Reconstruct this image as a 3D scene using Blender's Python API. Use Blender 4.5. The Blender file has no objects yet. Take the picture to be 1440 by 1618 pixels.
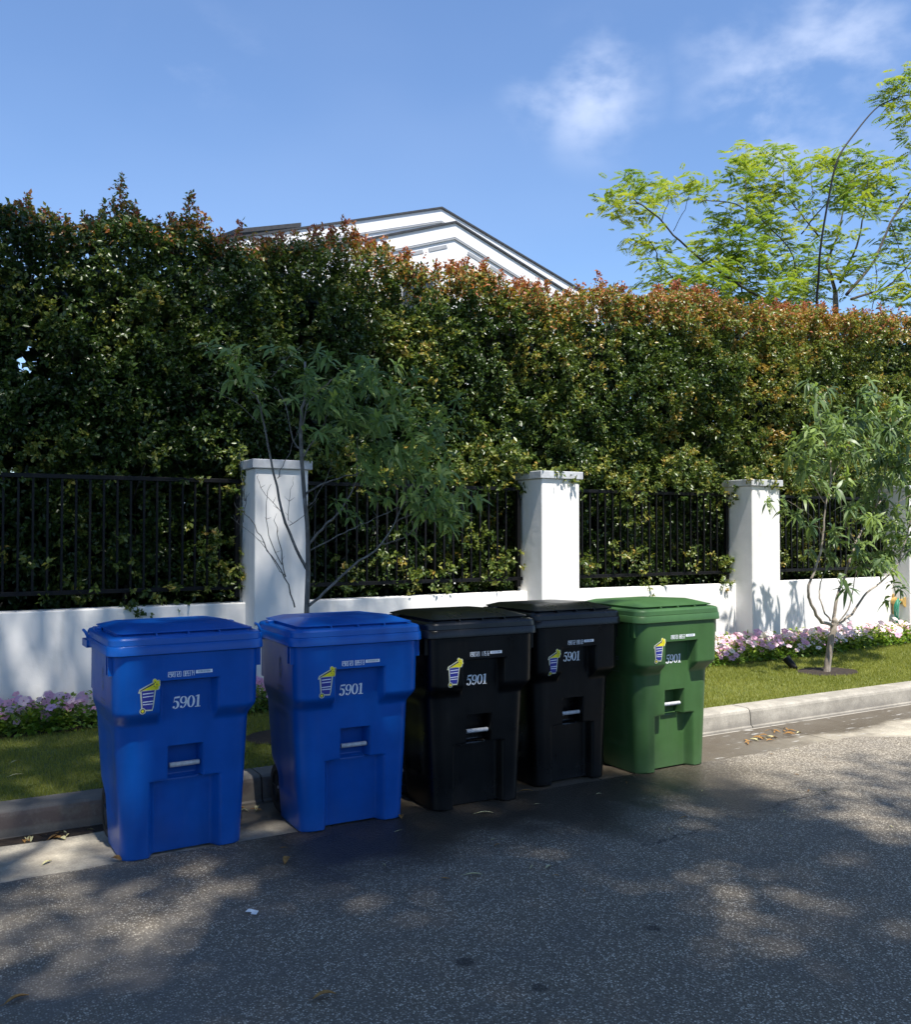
import bpy, bmesh, math, random
import numpy as np
from mathutils import Vector, Matrix
random.seed(7)
rng = np.random.default_rng(11)
scn = bpy.context.scene
COL = scn.collection
# ------------------------------------------------------------------ camera
CAMH = 1.65; CAZ = math.radians(30.0); CPI = math.radians(1.23); FPX = 1442.0
cam_d = bpy.data.cameras.new('camera'); cam = bpy.data.objects.new('camera', cam_d); COL.objects.link(cam)
cam.location = (0, 0, CAMH)
cam.rotation_euler = (math.radians(90) + CPI, 0, -CAZ)
cam_d.sensor_fit = 'HORIZONTAL'; cam_d.sensor_width = 36.0
cam_d.lens = FPX / 1440.0 * 36.0
cam_d.clip_start = 0.05; cam_d.clip_end = 3000
scn.camera = cam
# ------------------------------------------------------------------ sun, sky, exposure
SUN_EL = math.radians(65); SUN_AZ = math.radians(5)     # light travels towards +Y, turned SUN_AZ towards +X
wd = bpy.data.worlds.new('World'); scn.world = wd; wd.use_nodes = True
wn = wd.node_tree.nodes; wl = wd.node_tree.links; wn.clear()
wo = wn.new('ShaderNodeOutputWorld'); bg = wn.new('ShaderNodeBackground'); bg.inputs['Strength'].default_value = 0.118
sky = wn.new('ShaderNodeTexSky'); sky.sky_type = 'NISHITA'; sky.sun_disc = False
sky.sun_elevation = SUN_EL; sky.sun_rotation = math.radians(180) + SUN_AZ
sky.altitude = 100; sky.air_density = 1.1; sky.dust_density = 0.15; sky.ozone_density = 4.0
tc = wn.new('ShaderNodeTexCoord')
def wnode(t, **k):
    n = wn.new(t)
    for a, b in k.items(): setattr(n, a, b)
    return n
mp = wnode('ShaderNodeMapping'); mp.inputs['Scale'].default_value = (1.0, 1.0, 1.7)
mp.inputs['Location'].default_value = (0.4, 0.2, 0.9)
wl.new(tc.outputs['Generated'], mp.inputs['Vector'])
n1 = wnode('ShaderNodeTexNoise'); n1.inputs['Scale'].default_value = 9; n1.inputs['Detail'].default_value = 7; n1.inputs['Roughness'].default_value = 0.52; n1.inputs['Distortion'].default_value = 0.1
wl.new(mp.outputs[0], n1.inputs['Vector'])
n2 = wnode('ShaderNodeTexNoise'); n2.inputs['Scale'].default_value = 2.3; n2.inputs['Detail'].default_value = 3
wl.new(mp.outputs[0], n2.inputs['Vector'])
# loose banks of thin cloud: soft patches of the sky (unit direction, angular radius, density) broken up by noise
BANKS = [((.563,.702,.432),.060,.9),((.522,.739,.426),.035,.6),((.689,.600,.406),.070,.9),((.719,.545,.431),.085,.85),((.648,.609,.457),.05,.45),((.204,.870,.450),.05,.35),((.250,.860,.445),.04,.25),((.75,.48,.40),.07,.5),
         ((-.6,.5,.5),.4,.8),((.2,-.8,.5),.5,.8),((.9,-.3,.3),.4,.8),((-.8,-.4,.4),.4,.7)]
acc = None
for (c_, r_, w_) in BANKS:
    cv = Vector(c_).normalized()
    dt = wnode('ShaderNodeVectorMath', operation='DISTANCE'); wl.new(tc.outputs['Generated'], dt.inputs[0]); dt.inputs[1].default_value = cv
    mr = wnode('ShaderNodeMapRange'); mr.interpolation_type = 'SMOOTHSTEP'; wl.new(dt.outputs['Value'], mr.inputs['Value'])
    mr.inputs['From Min'].default_value = r_*1.5; mr.inputs['From Max'].default_value = 0.0; mr.inputs['To Max'].default_value = w_
    if acc is None: acc = mr.outputs[0]
    else:
        m_ = wnode('ShaderNodeMath', operation='MAXIMUM'); wl.new(acc, m_.inputs[0]); wl.new(mr.outputs[0], m_.inputs[1]); acc = m_.outputs[0]
r1 = wnode('ShaderNodeMapRange'); r1.inputs['From Min'].default_value = 0.43; r1.inputs['From Max'].default_value = 0.72; r1.interpolation_type = 'SMOOTHSTEP'
wl.new(n1.outputs['Fac'], r1.inputs['Value'])
mu = wnode('ShaderNodeMath', operation='MULTIPLY'); wl.new(r1.outputs[0], mu.inputs[0]); wl.new(acc, mu.inputs[1])
r2 = wnode('ShaderNodeMapRange'); r2.inputs['From Min'].default_value = 0.45; r2.inputs['From Max'].default_value = 0.75; r2.inputs['To Max'].default_value = .05; r2.interpolation_type = 'SMOOTHSTEP'
wl.new(n2.outputs['Fac'], r2.inputs['Value'])
mu1 = wnode('ShaderNodeMath', operation='MULTIPLY'); wl.new(mu.outputs[0], mu1.inputs[0]); mu1.inputs[1].default_value = 0.78
mu2 = wnode('ShaderNodeMath', operation='ADD'); wl.new(mu1.outputs[0], mu2.inputs[0]); wl.new(r2.outputs[0], mu2.inputs[1])
tint = wnode('ShaderNodeMix', data_type='RGBA', blend_type='MULTIPLY'); tint.inputs[0].default_value = 1.0
tint.inputs[7].default_value = (0.91, 0.97, 1.07, 1)
wl.new(sky.outputs[0], tint.inputs[6])
mx = wnode('ShaderNodeMix', data_type='RGBA'); wl.new(mu2.outputs[0], mx.inputs[0])
wl.new(tint.outputs[2], mx.inputs[6]); mx.inputs[7].default_value = (4.6, 5.2, 6.6, 1)
wl.new(mx.outputs[2], bg.inputs['Color']); wl.new(bg.outputs[0], wo.inputs['Surface'])
sun_d = bpy.data.lights.new('sun', 'SUN'); sun = bpy.data.objects.new('sun', sun_d); COL.objects.link(sun)
sun_d.energy = 4.9; sun_d.angle = math.radians(0.6); sun_d.color = (1.0, 0.955, 0.88)
LDIR = Vector((math.sin(SUN_AZ) * math.cos(SUN_EL), math.cos(SUN_AZ) * math.cos(SUN_EL), -math.sin(SUN_EL)))
sun.rotation_euler = LDIR.to_track_quat('-Z', 'Y').to_euler(); sun.location = (-2, -8, 20)
KX = LDIR.x / -LDIR.z; KY = LDIR.y / -LDIR.z
scn.view_settings.view_transform = 'Standard'; scn.view_settings.look = 'None'
scn.view_settings.exposure = 0.72; scn.view_settings.gamma = 1; scn.view_settings.use_curve_mapping = False
scn.render.engine = 'CYCLES'

# ------------------------------------------------------------------ helpers
cF = Vector((math.sin(CAZ)*math.cos(CPI), math.cos(CAZ)*math.cos(CPI), math.sin(CPI)))
cR = Vector((math.cos(CAZ), -math.sin(CAZ), 0)); cU = cR.cross(cF)
def at(px, py, Y):          # the world point at distance Y along the street normal, seen at a photo pixel
    d = cF + cR*((px-720)/FPX) - cU*((py-809)/FPX)
    return Vector((0, 0, CAMH)) + d*(Y/d.y)
def on_plane(px, py, z=0.0):
    d = cF + cR*((px-720)/FPX) - cU*((py-809)/FPX)
    return Vector((0, 0, CAMH)) + d*((z-CAMH)/d.z)

def tag(o, label=None, cat=None, group=None, kind=None):
    if label: o['label'] = label
    if cat: o['category'] = cat
    if group: o['group'] = group
    if kind: o['kind'] = kind
    return o
def empty(name, loc=(0,0,0), rz=0, label=None, cat=None, group=None):
    o = bpy.data.objects.new(name, None); COL.objects.link(o); o.location = loc; o.rotation_euler = (0,0,rz)
    o.empty_display_size = 0.2
    return tag(o, label, cat, group)
def link(name, me, parent=None, mat=None, loc=None, rz=None):
    o = bpy.data.objects.new(name, me); COL.objects.link(o)
    if mat is not None and len(me.materials) == 0: me.materials.append(mat)
    if parent: o.parent = parent
    if loc is not None: o.location = loc
    if rz is not None: o.rotation_euler = (0,0,rz)
    return o
def mesh(name, V, Fc, mat=None, smooth=False, sharp=None):
    me = bpy.data.meshes.new(name); me.from_pydata([tuple(v) for v in V], [], Fc); me.update()
    if smooth: me.polygons.foreach_set('use_smooth', [True]*len(me.polygons))
    if sharp: me.set_sharp_from_angle(angle=math.radians(sharp))
    if mat is not None: me.materials.append(mat)
    return me
def np_mesh(name, V, T, mat, attr=None, smooth=False):
    """V (n,3), T (m,k) faces with k corners each"""
    me = bpy.data.meshes.new(name)
    n, m, k = len(V), len(T), T.shape[1]
    me.vertices.add(n); me.vertices.foreach_set('co', np.ascontiguousarray(V, dtype=np.float32).ravel())
    me.loops.add(m*k); me.loops.foreach_set('vertex_index', np.ascontiguousarray(T, dtype=np.int32).ravel())
    me.polygons.add(m); me.polygons.foreach_set('loop_start', np.arange(0, m*k, k, dtype=np.int32))
    if smooth: me.polygons.foreach_set('use_smooth', np.ones(m, dtype=bool))
    me.update(calc_edges=True)
    if attr is not None:
        a = me.attributes.new('tint', 'FLOAT', 'FACE'); a.data.foreach_set('value', attr.astype(np.float32))
    if mat is not None: me.materials.append(mat)
    return me
class MB:
    def __init__(s): s.V = []; s.F = []; s.M = []
    def add(s, V, F, m=0):
        b = len(s.V); s.V += [tuple(v) for v in V]; s.F += [tuple(i+b for i in f) for f in F]; s.M += [m]*len(F)
    def box(s, x0, x1, y0, y1, z0, z1, m=0):
        s.add([(x0,y0,z0),(x1,y0,z0),(x1,y1,z0),(x0,y1,z0),(x0,y0,z1),(x1,y0,z1),(x1,y1,z1),(x0,y1,z1)],
              [(0,3,2,1),(4,5,6,7),(0,1,5,4),(1,2,6,5),(2,3,7,6),(3,0,4,7)], m)
    def tube(s, pts, rad, n=8, m=0, cap=True):
        pts = [Vector(p) for p in pts]
        if not hasattr(rad, '__len__'): rad = [rad]*len(pts)
        V = []; prev = None
        for i, p in enumerate(pts):
            t = (pts[min(i+1, len(pts)-1)] - pts[max(i-1, 0)]).normalized()
            if prev is None:
                a = Vector((0,0,1)) if abs(t.z) < 0.9 else Vector((1,0,0))
                u = t.cross(a).normalized()
            else:
                u = (prev - t*prev.dot(t)).normalized()
            prev = u; w = t.cross(u)
            for k in range(n):
                a = 2*math.pi*k/n; V.append(p + (u*math.cos(a) + w*math.sin(a))*rad[i])
        F = []
        for i in range(len(pts)-1):
            for k in range(n):
                k2 = (k+1) % n; F.append((i*n+k, i*n+k2, (i+1)*n+k2, (i+1)*n+k))
        if cap: F.append(tuple(range(n-1, -1, -1))); F.append(tuple(range((len(pts)-1)*n, len(pts)*n)))
        s.add(V, F, m)
    def lathe(s, prof, axis='x', n=28, c=(0,0,0), m=0):
        V = []
        for (a, r) in prof:
            for k in range(n):
                t = 2*math.pi*k/n; u, v = r*math.cos(t), r*math.sin(t)
                q = (a,u,v) if axis == 'x' else ((u,a,v) if axis == 'y' else (u,v,a))
                V.append((q[0]+c[0], q[1]+c[1], q[2]+c[2]))
        F = [(i*n+k, i*n+(k+1)%n, (i+1)*n+(k+1)%n, (i+1)*n+k) for i in range(len(prof)-1) for k in range(n)]
        s.add(V, F, m)
    def build(s, name, mats, parent=None, smooth=False, sharp=None, **k):
        me = mesh(name, s.V, s.F, None, smooth, sharp)
        for mm in (mats if isinstance(mats, (list, tuple)) else [mats]): me.materials.append(mm)
        if any(s.M): me.polygons.foreach_set('material_index', s.M)
        bm = bmesh.new(); bm.from_mesh(me); bmesh.ops.recalc_face_normals(bm, faces=bm.faces); bm.to_mesh(me); bm.free()
        return link(name, me, parent, **k)
def bevel(o, w, seg=2):
    md = o.modifiers.new('bevel', 'BEVEL'); md.width = w; md.segments = seg; md.limit_method = 'ANGLE'; md.angle_limit = math.radians(40)
    return o

def vnoise(x, y, seed=0):
    """smooth value noise on numpy arrays, 0..1"""
    xi = np.floor(x).astype(np.int64); yi = np.floor(y).astype(np.int64); fx = x-xi; fy = y-yi
    fx = fx*fx*(3-2*fx); fy = fy*fy*(3-2*fy)
    def h(a, b):
        n = (a*374761393 + b*668265263 + seed*1442695041) & 0x7fffffff
        n = ((n ^ (n >> 13))*1274126177) & 0x7fffffff
        return ((n ^ (n >> 16)) & 0xffff)/65535.0
    return (h(xi,yi)*(1-fx)+h(xi+1,yi)*fx)*(1-fy) + (h(xi,yi+1)*(1-fx)+h(xi+1,yi+1)*fx)*fy
def fbm(x, y, seed=0, o=3):
    s = 0; a = .5; t = 0
    for i in range(o): s = s+a*vnoise(x*2**i, y*2**i, seed+i); t += a; a *= .5
    return s/t

# ------------------------------------------------------------------ materials
class MT:
    def __init__(s, name, rough=0.6, spec=0.5):
        s.m = bpy.data.materials.new(name); s.m.use_nodes = True; s.n = s.m.node_tree.nodes; s.l = s.m.node_tree.links
        s.b = s.n['Principled BSDF']; s.b.inputs['Roughness'].default_value = rough
        s.b.inputs['Specular IOR Level'].default_value = spec
        s.tc = s.n.new('ShaderNodeTexCoord')
        s.bumpn = None
    def node(s, t, **k):
        n = s.n.new(t)
        for a, b in k.items(): setattr(n, a, b)
        return n
    def src(s, v, inp):
        if hasattr(v, 'links') or isinstance(v, bpy.types.NodeSocket): s.l.new(v, inp)
        else: inp.default_value = v
    def noise(s, scale, detail=4, rough=.55, vec=None, stretch=None, dist=0):
        n = s.node('ShaderNodeTexNoise'); n.inputs['Scale'].default_value = scale; n.inputs['Detail'].default_value = detail
        n.inputs['Roughness'].default_value = rough; n.inputs['Distortion'].default_value = dist
        v = vec or s.tc.outputs['Object']
        if stretch:
            mp = s.node('ShaderNodeMapping'); mp.inputs['Scale'].default_value = stretch; s.l.new(v, mp.inputs[0]); v = mp.outputs[0]
        s.l.new(v, n.inputs['Vector']); return n.outputs['Fac']
    def vor(s, scale, feature='F1', out='Distance', rand=1):
        n = s.node('ShaderNodeTexVoronoi', feature=feature); n.inputs['Scale'].default_value = scale; n.inputs['Randomness'].default_value = rand
        s.l.new(s.tc.outputs['Object'], n.inputs['Vector']); return n.outputs[out]
    def rng(s, v, a, b, c=0, d=1, smooth=True):
        n = s.node('ShaderNodeMapRange'); n.interpolation_type = 'SMOOTHSTEP' if smooth else 'LINEAR'
        s.l.new(v, n.inputs['Value'])
        for k, x in zip(('From Min','From Max','To Min','To Max'), (a,b,c,d)): n.inputs[k].default_value = x
        return n.outputs[0]
    def mix(s, f, a, b, blend='MIX'):
        n = s.node('ShaderNodeMix', data_type='RGBA', blend_type=blend)
        s.src(f, n.inputs[0])
        for v, i in ((a, 6), (b, 7)):
            if isinstance(v, tuple): n.inputs[i].default_value = (*v, 1) if len(v) == 3 else v
            else: s.l.new(v, n.inputs[i])
        return n.outputs[2]
    def math(s, op, a, b=0.5):
        n = s.node('ShaderNodeMath', operation=op); s.src(a, n.inputs[0]); s.src(b, n.inputs[1]); return n.outputs[0]
    def color(s, v):
        if isinstance(v, tuple): s.b.inputs['Base Color'].default_value = (*v, 1)
        else: s.l.new(v, s.b.inputs['Base Color'])
    def rough(s, v): s.src(v, s.b.inputs['Roughness'])
    def bump(s, h, strength=.3, dist=.01):
        n = s.node('ShaderNodeBump'); n.inputs['Strength'].default_value = strength; n.inputs['Distance'].default_value = dist
        s.l.new(h, n.inputs['Height'])
        if s.bumpn is not None: s.l.new(s.bumpn, n.inputs['Normal'])
        s.bumpn = n.outputs[0]; s.l.new(s.bumpn, s.b.inputs['Normal'])
    def sep(s):
        n = s.node('ShaderNodeSeparateXYZ'); s.l.new(s.tc.outputs['Object'], n.inputs[0]); return n.outputs
def simple(name, c, rough=.6, nz=0.12, scale=30, spec=.5, metal=0):
    t = MT(name, rough, spec); f = t.noise(scale, 4)
    t.color(t.mix(t.rng(f, .3, .7), tuple(x*(1-nz) for x in c), tuple(min(1, x*(1+nz)) for x in c)))
    t.b.inputs['Metallic'].default_value = metal
    return t.m

def asphalt():
    t = MT('asphalt', .8, .4)
    big = t.noise(.55, 4, .6); mid = t.noise(3.2, 5, .65)
    v = t.vor(112, out='Color'); sv = t.node('ShaderNodeSeparateColor'); t.l.new(v, sv.inputs[0])
    vd = t.vor(112)
    chips = t.rng(sv.outputs[0], .32, .80)
    fine = t.noise(260, 3, .6)
    base = t.mix(t.rng(fine, .3, .7), (.068,.055,.038), (.225,.187,.135))
    chipc = t.mix(sv.outputs[1], (.34,.30,.225), (.84,.76,.61))
    c = t.mix(t.math('MULTIPLY', chips, t.rng(vd, .62, .22)), base, chipc)
    c = t.mix(t.rng(mid, .35, .75), c, t.mix(.5, c, (.11,.102,.09)))          # dusty film
    x, y, z = t.sep()
    # dirty, worn band with silt along the gutter on the left and a paler tone to the right
    left = t.rng(t.math('ADD', x, t.math('MULTIPLY', t.noise(2.1, 5), 2.0)), 2.6, 1.3)
    c = t.mix(t.math('MULTIPLY', t.math('MULTIPLY', left, t.rng(mid, .25, .6)), .55), c, (.15,.14,.125))
    right = t.math('MULTIPLY', t.rng(x, 3.4, 6.0), t.rng(y, 2.2, 4.3))
    c = t.mix(t.math('MULTIPLY', right, .30), c, t.mix(chips, (.19,.165,.13), (.55,.50,.42)))
    # wet, darkened skirt at the bins' feet
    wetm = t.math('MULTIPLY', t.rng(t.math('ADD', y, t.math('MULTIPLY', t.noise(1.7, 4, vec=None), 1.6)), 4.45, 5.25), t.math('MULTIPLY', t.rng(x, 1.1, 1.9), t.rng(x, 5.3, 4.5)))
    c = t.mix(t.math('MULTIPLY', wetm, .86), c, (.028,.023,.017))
    # a long ragged crack running along the street
    ly = t.math('ADD', t.math('ADD', t.math('MULTIPLY', x, .12), 3.28), t.math('MULTIPLY', t.math('SUBTRACT', t.noise(3.5, 6, .7), .5), .30))
    cd = t.math('ABSOLUTE', t.math('SUBTRACT', y, ly))
    crk = t.math('MULTIPLY', t.rng(cd, .012, .002), t.math('MULTIPLY', t.rng(x, 2.9, 3.5), t.rng(t.noise(1.6, 3), .40, .55)))
    c = t.mix(t.math('MULTIPLY', crk, .8), c, (.012,.011,.010))
    # oil spots
    for (ox, oy, r) in ((1.794,3.035,.035),(1.927,2.73,.028),(2.62,2.9,.03)):
        cx = t.math('SUBTRACT', x, ox); cy = t.math('SUBTRACT', y, oy)
        d = t.math('SQRT', t.math('ADD', t.math('MULTIPLY', cx, cx), t.math('MULTIPLY', cy, cy)))
        d = t.math('ADD', d, t.math('MULTIPLY', t.noise(40, 2), .02))
        c = t.mix(t.math('MULTIPLY', t.rng(d, r+.022, r), .75), c, (.02,.018,.015))
    t.color(c)
    t.rough(t.mix(wetm, t.mix(mid, (.62,.62,.62), (.85,.85,.85)), (.33,.33,.33)))
    t.bump(vd, .8, .005); t.bump(fine, .35, .002); t.bump(big, .3, .03)
    return t.m
def concrete(name, a=(.27,.255,.23), b=(.40,.38,.345), red=False, wet=False):
    t = MT(name, .8, .35)
    f = t.noise(5, 6, .65); g = t.noise(90, 4, .7)
    c = t.mix(t.rng(f, .3, .72), a, b); c = t.mix(t.rng(g, .3, .7), c, t.mix(.35, c, (.12,.11,.10)))
    x, y, z = t.sep()
    if red:   # worn red kerb paint on the face, on the left
        m = t.math('MULTIPLY', t.rng(x, 2.4, 1.2), t.rng(t.noise(7, 6, .7), .34, .55))
        m = t.math('MULTIPLY', m, t.math('MULTIPLY', t.rng(z, .155, .14), t.rng(z, .05, .07)))
        c = t.mix(t.math('MULTIPLY', m, .75), c, (.13,.055,.06))
        d = t.rng(t.math('ADD', z, t.math('MULTIPLY', t.noise(6, 5), .12)), .15, .07)
        c = t.mix(t.math('MULTIPLY', d, .45), c, (.12,.11,.10))
        st = t.rng(x, 3.4, 1.4)
        c = t.mix(t.math('MULTIPLY', st, .68), c, (.10,.090,.08))
    if wet:
        w = t.math('MULTIPLY', t.rng(t.math('ADD', y, t.math('MULTIPLY', t.noise(1.4, 5, .6, stretch=(.6,1,1)), .5)), 5.15, 5.32), 1.0)
        w2 = t.math('MULTIPLY', t.rng(x, 7.2, 5.2), t.rng(x, 1.5, 2.2)); w = t.math('MAXIMUM', w, t.math('MULTIPLY', w2, .95))
        lft = t.rng(x, 1.0, 2.0); w = t.math('MULTIPLY', w, lft)
        c = t.mix(t.math('MULTIPLY', w, .92), c, (.070,.054,.038))
        lime = t.math('MULTIPLY', t.rng(t.noise(9, 5, .65, stretch=(.5,2.2,1)), .60, .66), t.rng(x, 4.6, 5.0))
        c = t.mix(t.math('MULTIPLY', lime, .75), c, (.5,.49,.46))
        ln = t.math('MULTIPLY', t.math('MULTIPLY', t.rng(y, 5.398, 5.404), t.rng(y, 5.424, 5.416)), t.math('MULTIPLY', t.rng(x, 4.4, 4.8), t.rng(t.noise(4, 4), .35, .5)))
        c = t.mix(t.math('MULTIPLY', ln, .8), c, (.55,.52,.46))
        t.rough(t.mix(w, (.8,.8,.8), (.28,.28,.28)))
        st = t.rng(t.noise(2.6, 5, .7), .45, .7)
        c = t.mix(t.math('MULTIPLY', st, .4), c, (.14,.125,.10))
    t.color(c); t.bump(g, .35, .003); t.bump(f, .3, .01)
    return t.m
def stucco():
    t = MT('white_stucco', .85, .25)
    g = t.noise(140, 5, .7); f = t.noise(1.3, 5, .6); s = t.noise(4, 5, .6, stretch=(2.2,2.2,.35))
    c = t.mix(t.rng(f, .3, .7), (.82,.80,.77), (.87,.85,.825))
    c = t.mix(t.math('MULTIPLY', t.rng(s, .50, .74), .32), c, (.60,.56,.50))
    x, y, z = t.sep()
    low = t.rng(t.math('ADD', z, t.math('MULTIPLY', t.noise(5, 5), .35)), .62, .34)
    c = t.mix(t.math('MULTIPLY', low, .28), c, (.62,.50,.34))
    t.color(c); t.bump(g, .25, .003); t.bump(t.noise(9, 4), .25, .012)
    return t.m
def plastic(name, c, rough=.36, dirt=.12, spec=.5):
    t = MT(name, rough, spec)
    f = t.noise(3.5, 5, .6); s = t.noise(7, 5, .65, stretch=(3.5,3.5,.3)); g = t.noise(420, 3)
    col = t.mix(t.rng(f, .3, .7), tuple(x*.88 for x in c), tuple(x*1.1 for x in c))
    dust = tuple(x*.6+.075 for x in c)
    col = t.mix(t.math('MULTIPLY', t.rng(s, .5, .75), dirt), col, dust)
    x, y, z = t.sep()
    low = t.rng(t.math('ADD', z, t.math('MULTIPLY', t.noise(9, 5), .2)), .28, .10)
    col = t.mix(t.math('MULTIPLY', low, dirt*1.4), col, dust)
    sc = t.node('ShaderNodeTexNoise'); sc.inputs['Scale'].default_value = 11; sc.inputs['Detail'].default_value = 8; sc.inputs['Distortion'].default_value = 2.5
    t.l.new(t.tc.outputs['Object'], sc.inputs['Vector'])
    scr = t.math('MULTIPLY', t.rng(t.math('ABSOLUTE', t.math('SUBTRACT', sc.outputs['Fac'], .5)), .006, .0), t.rng(t.noise(5, 2), .6, .7))
    col = t.mix(t.math('MULTIPLY', scr, .6), col, dust)
    t.color(col)
    t.rough(t.math('ADD', rough, t.math('MULTIPLY', t.rng(f, .35, .7), .10)))
    t.bump(g, .06, .001); t.bump(t.noise(4, 3), .22, .015)
    return t.m
def leaf_mat(name, cols, rough=.42, trans=.3, spec=.5):
    """cols: list of (position, colour) along the per-leaf 'tint' attribute"""
    t = MT(name, rough, spec)
    a = t.node('ShaderNodeAttribute', attribute_name='tint')
    r = t.node('ShaderNodeValToRGB'); el = r.color_ramp.elements
    while len(el) < len(cols): el.new(.5)
    for e, (p, c) in zip(el, cols): e.position = p; e.color = (*c, 1)
    t.l.new(a.outputs['Fac'], r.inputs[0])
    t.color(r.outputs[0])
    tr = t.node('ShaderNodeBsdfTranslucent')
    tc_ = t.mix(1.0, r.outputs[0], (1.0,1.0,.55), 'MULTIPLY'); 
    br = t.node('ShaderNodeMix', data_type='RGBA', blend_type='MULTIPLY'); br.inputs[0].default_value = 1; t.l.new(tc_, br.inputs[6]); br.inputs[7].default_value = (1.6,1.6,1.6,1)
    t.l.new(br.outputs[2], tr.inputs['Color'])
    ms = t.node('ShaderNodeMixShader'); ms.inputs[0].default_value = trans
    t.l.new(t.b.outputs[0], ms.inputs[1]); t.l.new(tr.outputs[0], ms.inputs[2])
    out = [n for n in t.n if n.type == 'OUTPUT_MATERIAL'][0]; t.l.new(ms.outputs[0], out.inputs['Surface'])
    return t.m
def bark(name, a, b, scale=25):
    t = MT(name, .85, .2); f = t.noise(scale, 6, .7, stretch=(1,1,.25)); p = t.noise(scale*.35, 4, .6)
    c = t.mix(t.rng(f, .3, .7), a, b); c = t.mix(t.math('MULTIPLY', t.rng(p, .55, .7), .4), c, tuple(min(1, x*1.6+.05) for x in b))
    t.color(c); t.bump(f, .6, .006); return t.m

M = {}
M['asphalt'] = asphalt()
M['gutter'] = concrete('gutter_concrete', (.34,.30,.235), (.60,.54,.42), wet=True)
M['kerb'] = concrete('kerb_concrete', (.30,.275,.23), (.50,.46,.385), red=True)
M['joint'] = simple('joint_dirt', (.07,.055,.04), .9, .4, 50)
M['stucco'] = stucco()
M['cap'] = simple('cap_stone', (.52,.53,.55), .75, .12, 14)
M['iron'] = simple('black_iron', (.005,.005,.006), .5, .3, 40, .25)
M['soil'] = simple('soil', (.026,.017,.011), .95, .5, 35)
M['earth'] = simple('earth', (.09,.08,.06), .95, .4, 3)
M['turf'] = simple('turf_thatch', (.11,.13,.025), .95, .35, 60)
M['blue'] = plastic('blue_plastic', (.0005,.090,.41), .30, .09, .40)
M['black'] = plastic('black_plastic', (.0016,.0018,.0022), .27, .06, .42)
M['green'] = plastic('green_plastic', (.048,.118,.034), .38, .12, .42)
M['rubber'] = simple('black_rubber', (.018,.018,.018), .7, .3, 30)
M['galv'] = simple('galvanised_steel', (.48,.49,.50), .42, .15, 60)
M['print_white'] = simple('white_print', (.90,.92,.95), .6, .08, 150)
M['print_blue'] = simple('blue_print', (.035,.04,.30), .5, .1, 60)
M['print_navy'] = simple('navy_print', (.02,.022,.08), .5, .1, 60)
M['print_yellow'] = simple('yellow_print', (.90,.78,.02), .6, .06, 60)
M['print_cream'] = simple('cream_print', (.72,.72,.50), .5, .06, 60)
M['barcode'] = simple('barcode_print', (.30,.38,.48), .5, .1, 60)
M['barkgrey'] = bark('grey_bark', (.11,.10,.09), (.25,.235,.215), 30)
M['barkpale'] = bark('pale_bark', (.17,.14,.11), (.38,.33,.27), 26)
M['barkdark'] = bark('dark_bark', (.035,.03,.026), (.10,.085,.07), 20)
M['grass'] = leaf_mat('grass_blade', [(0,(.12,.145,.025)),(.6,(.26,.275,.045)),(1,(.42,.38,.10))], .55, .35)
M['hedge'] = leaf_mat('hedge_leaf', [(0,(.016,.036,.012)),(.35,(.040,.078,.016)),(.58,(.14,.185,.036)),(.70,(.28,.27,.055)),(.82,(.44,.20,.055)),(1,(.32,.09,.05))], .36, .26, .5)
M['peach'] = leaf_mat('peach_leaf', [(0,(.08,.14,.05)),(.5,(.16,.245,.075)),(.85,(.28,.36,.09)),(1,(.38,.43,.11))], .55, .34, .3)
M['willow'] = leaf_mat('drooping_leaf', [(0,(.06,.11,.045)),(.5,(.15,.22,.07)),(.85,(.28,.37,.085)),(1,(.44,.48,.12))], .42, .36)
M['feather'] = leaf_mat('feathery_leaf', [(0,(.08,.16,.028)),(.5,(.21,.29,.035)),(1,(.38,.40,.05))], .5, .40)
M['streettree'] = leaf_mat('street_tree_leaf', [(0,(.03,.07,.015)),(1,(.07,.12,.03))], .5, .12)
M['bedleaf'] = leaf_mat('bedding_leaf', [(0,(.05,.12,.015)),(.6,(.14,.24,.025)),(1,(.34,.42,.05))], .5, .3)
M['petal_p'] = leaf_mat('pink_petal', [(0,(.74,.36,.56)),(.5,(.80,.48,.64)),(1,(.84,.62,.72))], .6, .3)
M['petal_w'] = leaf_mat('pale_petal', [(0,(.82,.60,.70)),(.6,(.85,.72,.77)),(1,(.88,.82,.84))], .6, .3)
M['petal_l'] = leaf_mat('lilac_petal', [(0,(.60,.34,.62)),(.5,(.70,.42,.66)),(1,(.78,.46,.66))], .6, .3)
M['petal_c'] = simple('flower_eye', (.55,.12,.30), .6)
M['dryleaf'] = bark('dry_leaf', (.22,.11,.035), (.42,.24,.08), 40)
M['paleleaf'] = bark('pale_leaf', (.42,.38,.18), (.62,.58,.34), 40)
M['paper'] = simple('paper_scrap', (.75,.78,.78), .8)
M['housewhite'] = simple('house_white', (.82,.82,.83), .75, .02, 5)
M['roofdark'] = simple('dark_roof', (.035,.038,.045), .8, .25, 12)
M['shadow_window_grey'] = simple('shadow_and_window_grey', (.34,.35,.37), .7, .08, 12)  # grey of the painted gable shadows and of the window frame
M['hose'] = simple('hose_green', (.02,.20,.12), .4, .15, 30)
M['bracket'] = simple('bracket_tan', (.52,.33,.10), .5, .15, 20)
M['glass'] = simple('dark_glass', (.03,.035,.04), .08, .1, 3)

# ------------------------------------------------------------------ setting: ground, road, gutter, kerb, lawn
g = mesh('ground', [(-400,-400,-.03),(500,-400,-.03),(500,600,-.03),(-400,600,-.03)], [(0,1,2,3)], M['earth'])
tag(link('ground', g), kind='structure')
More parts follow.
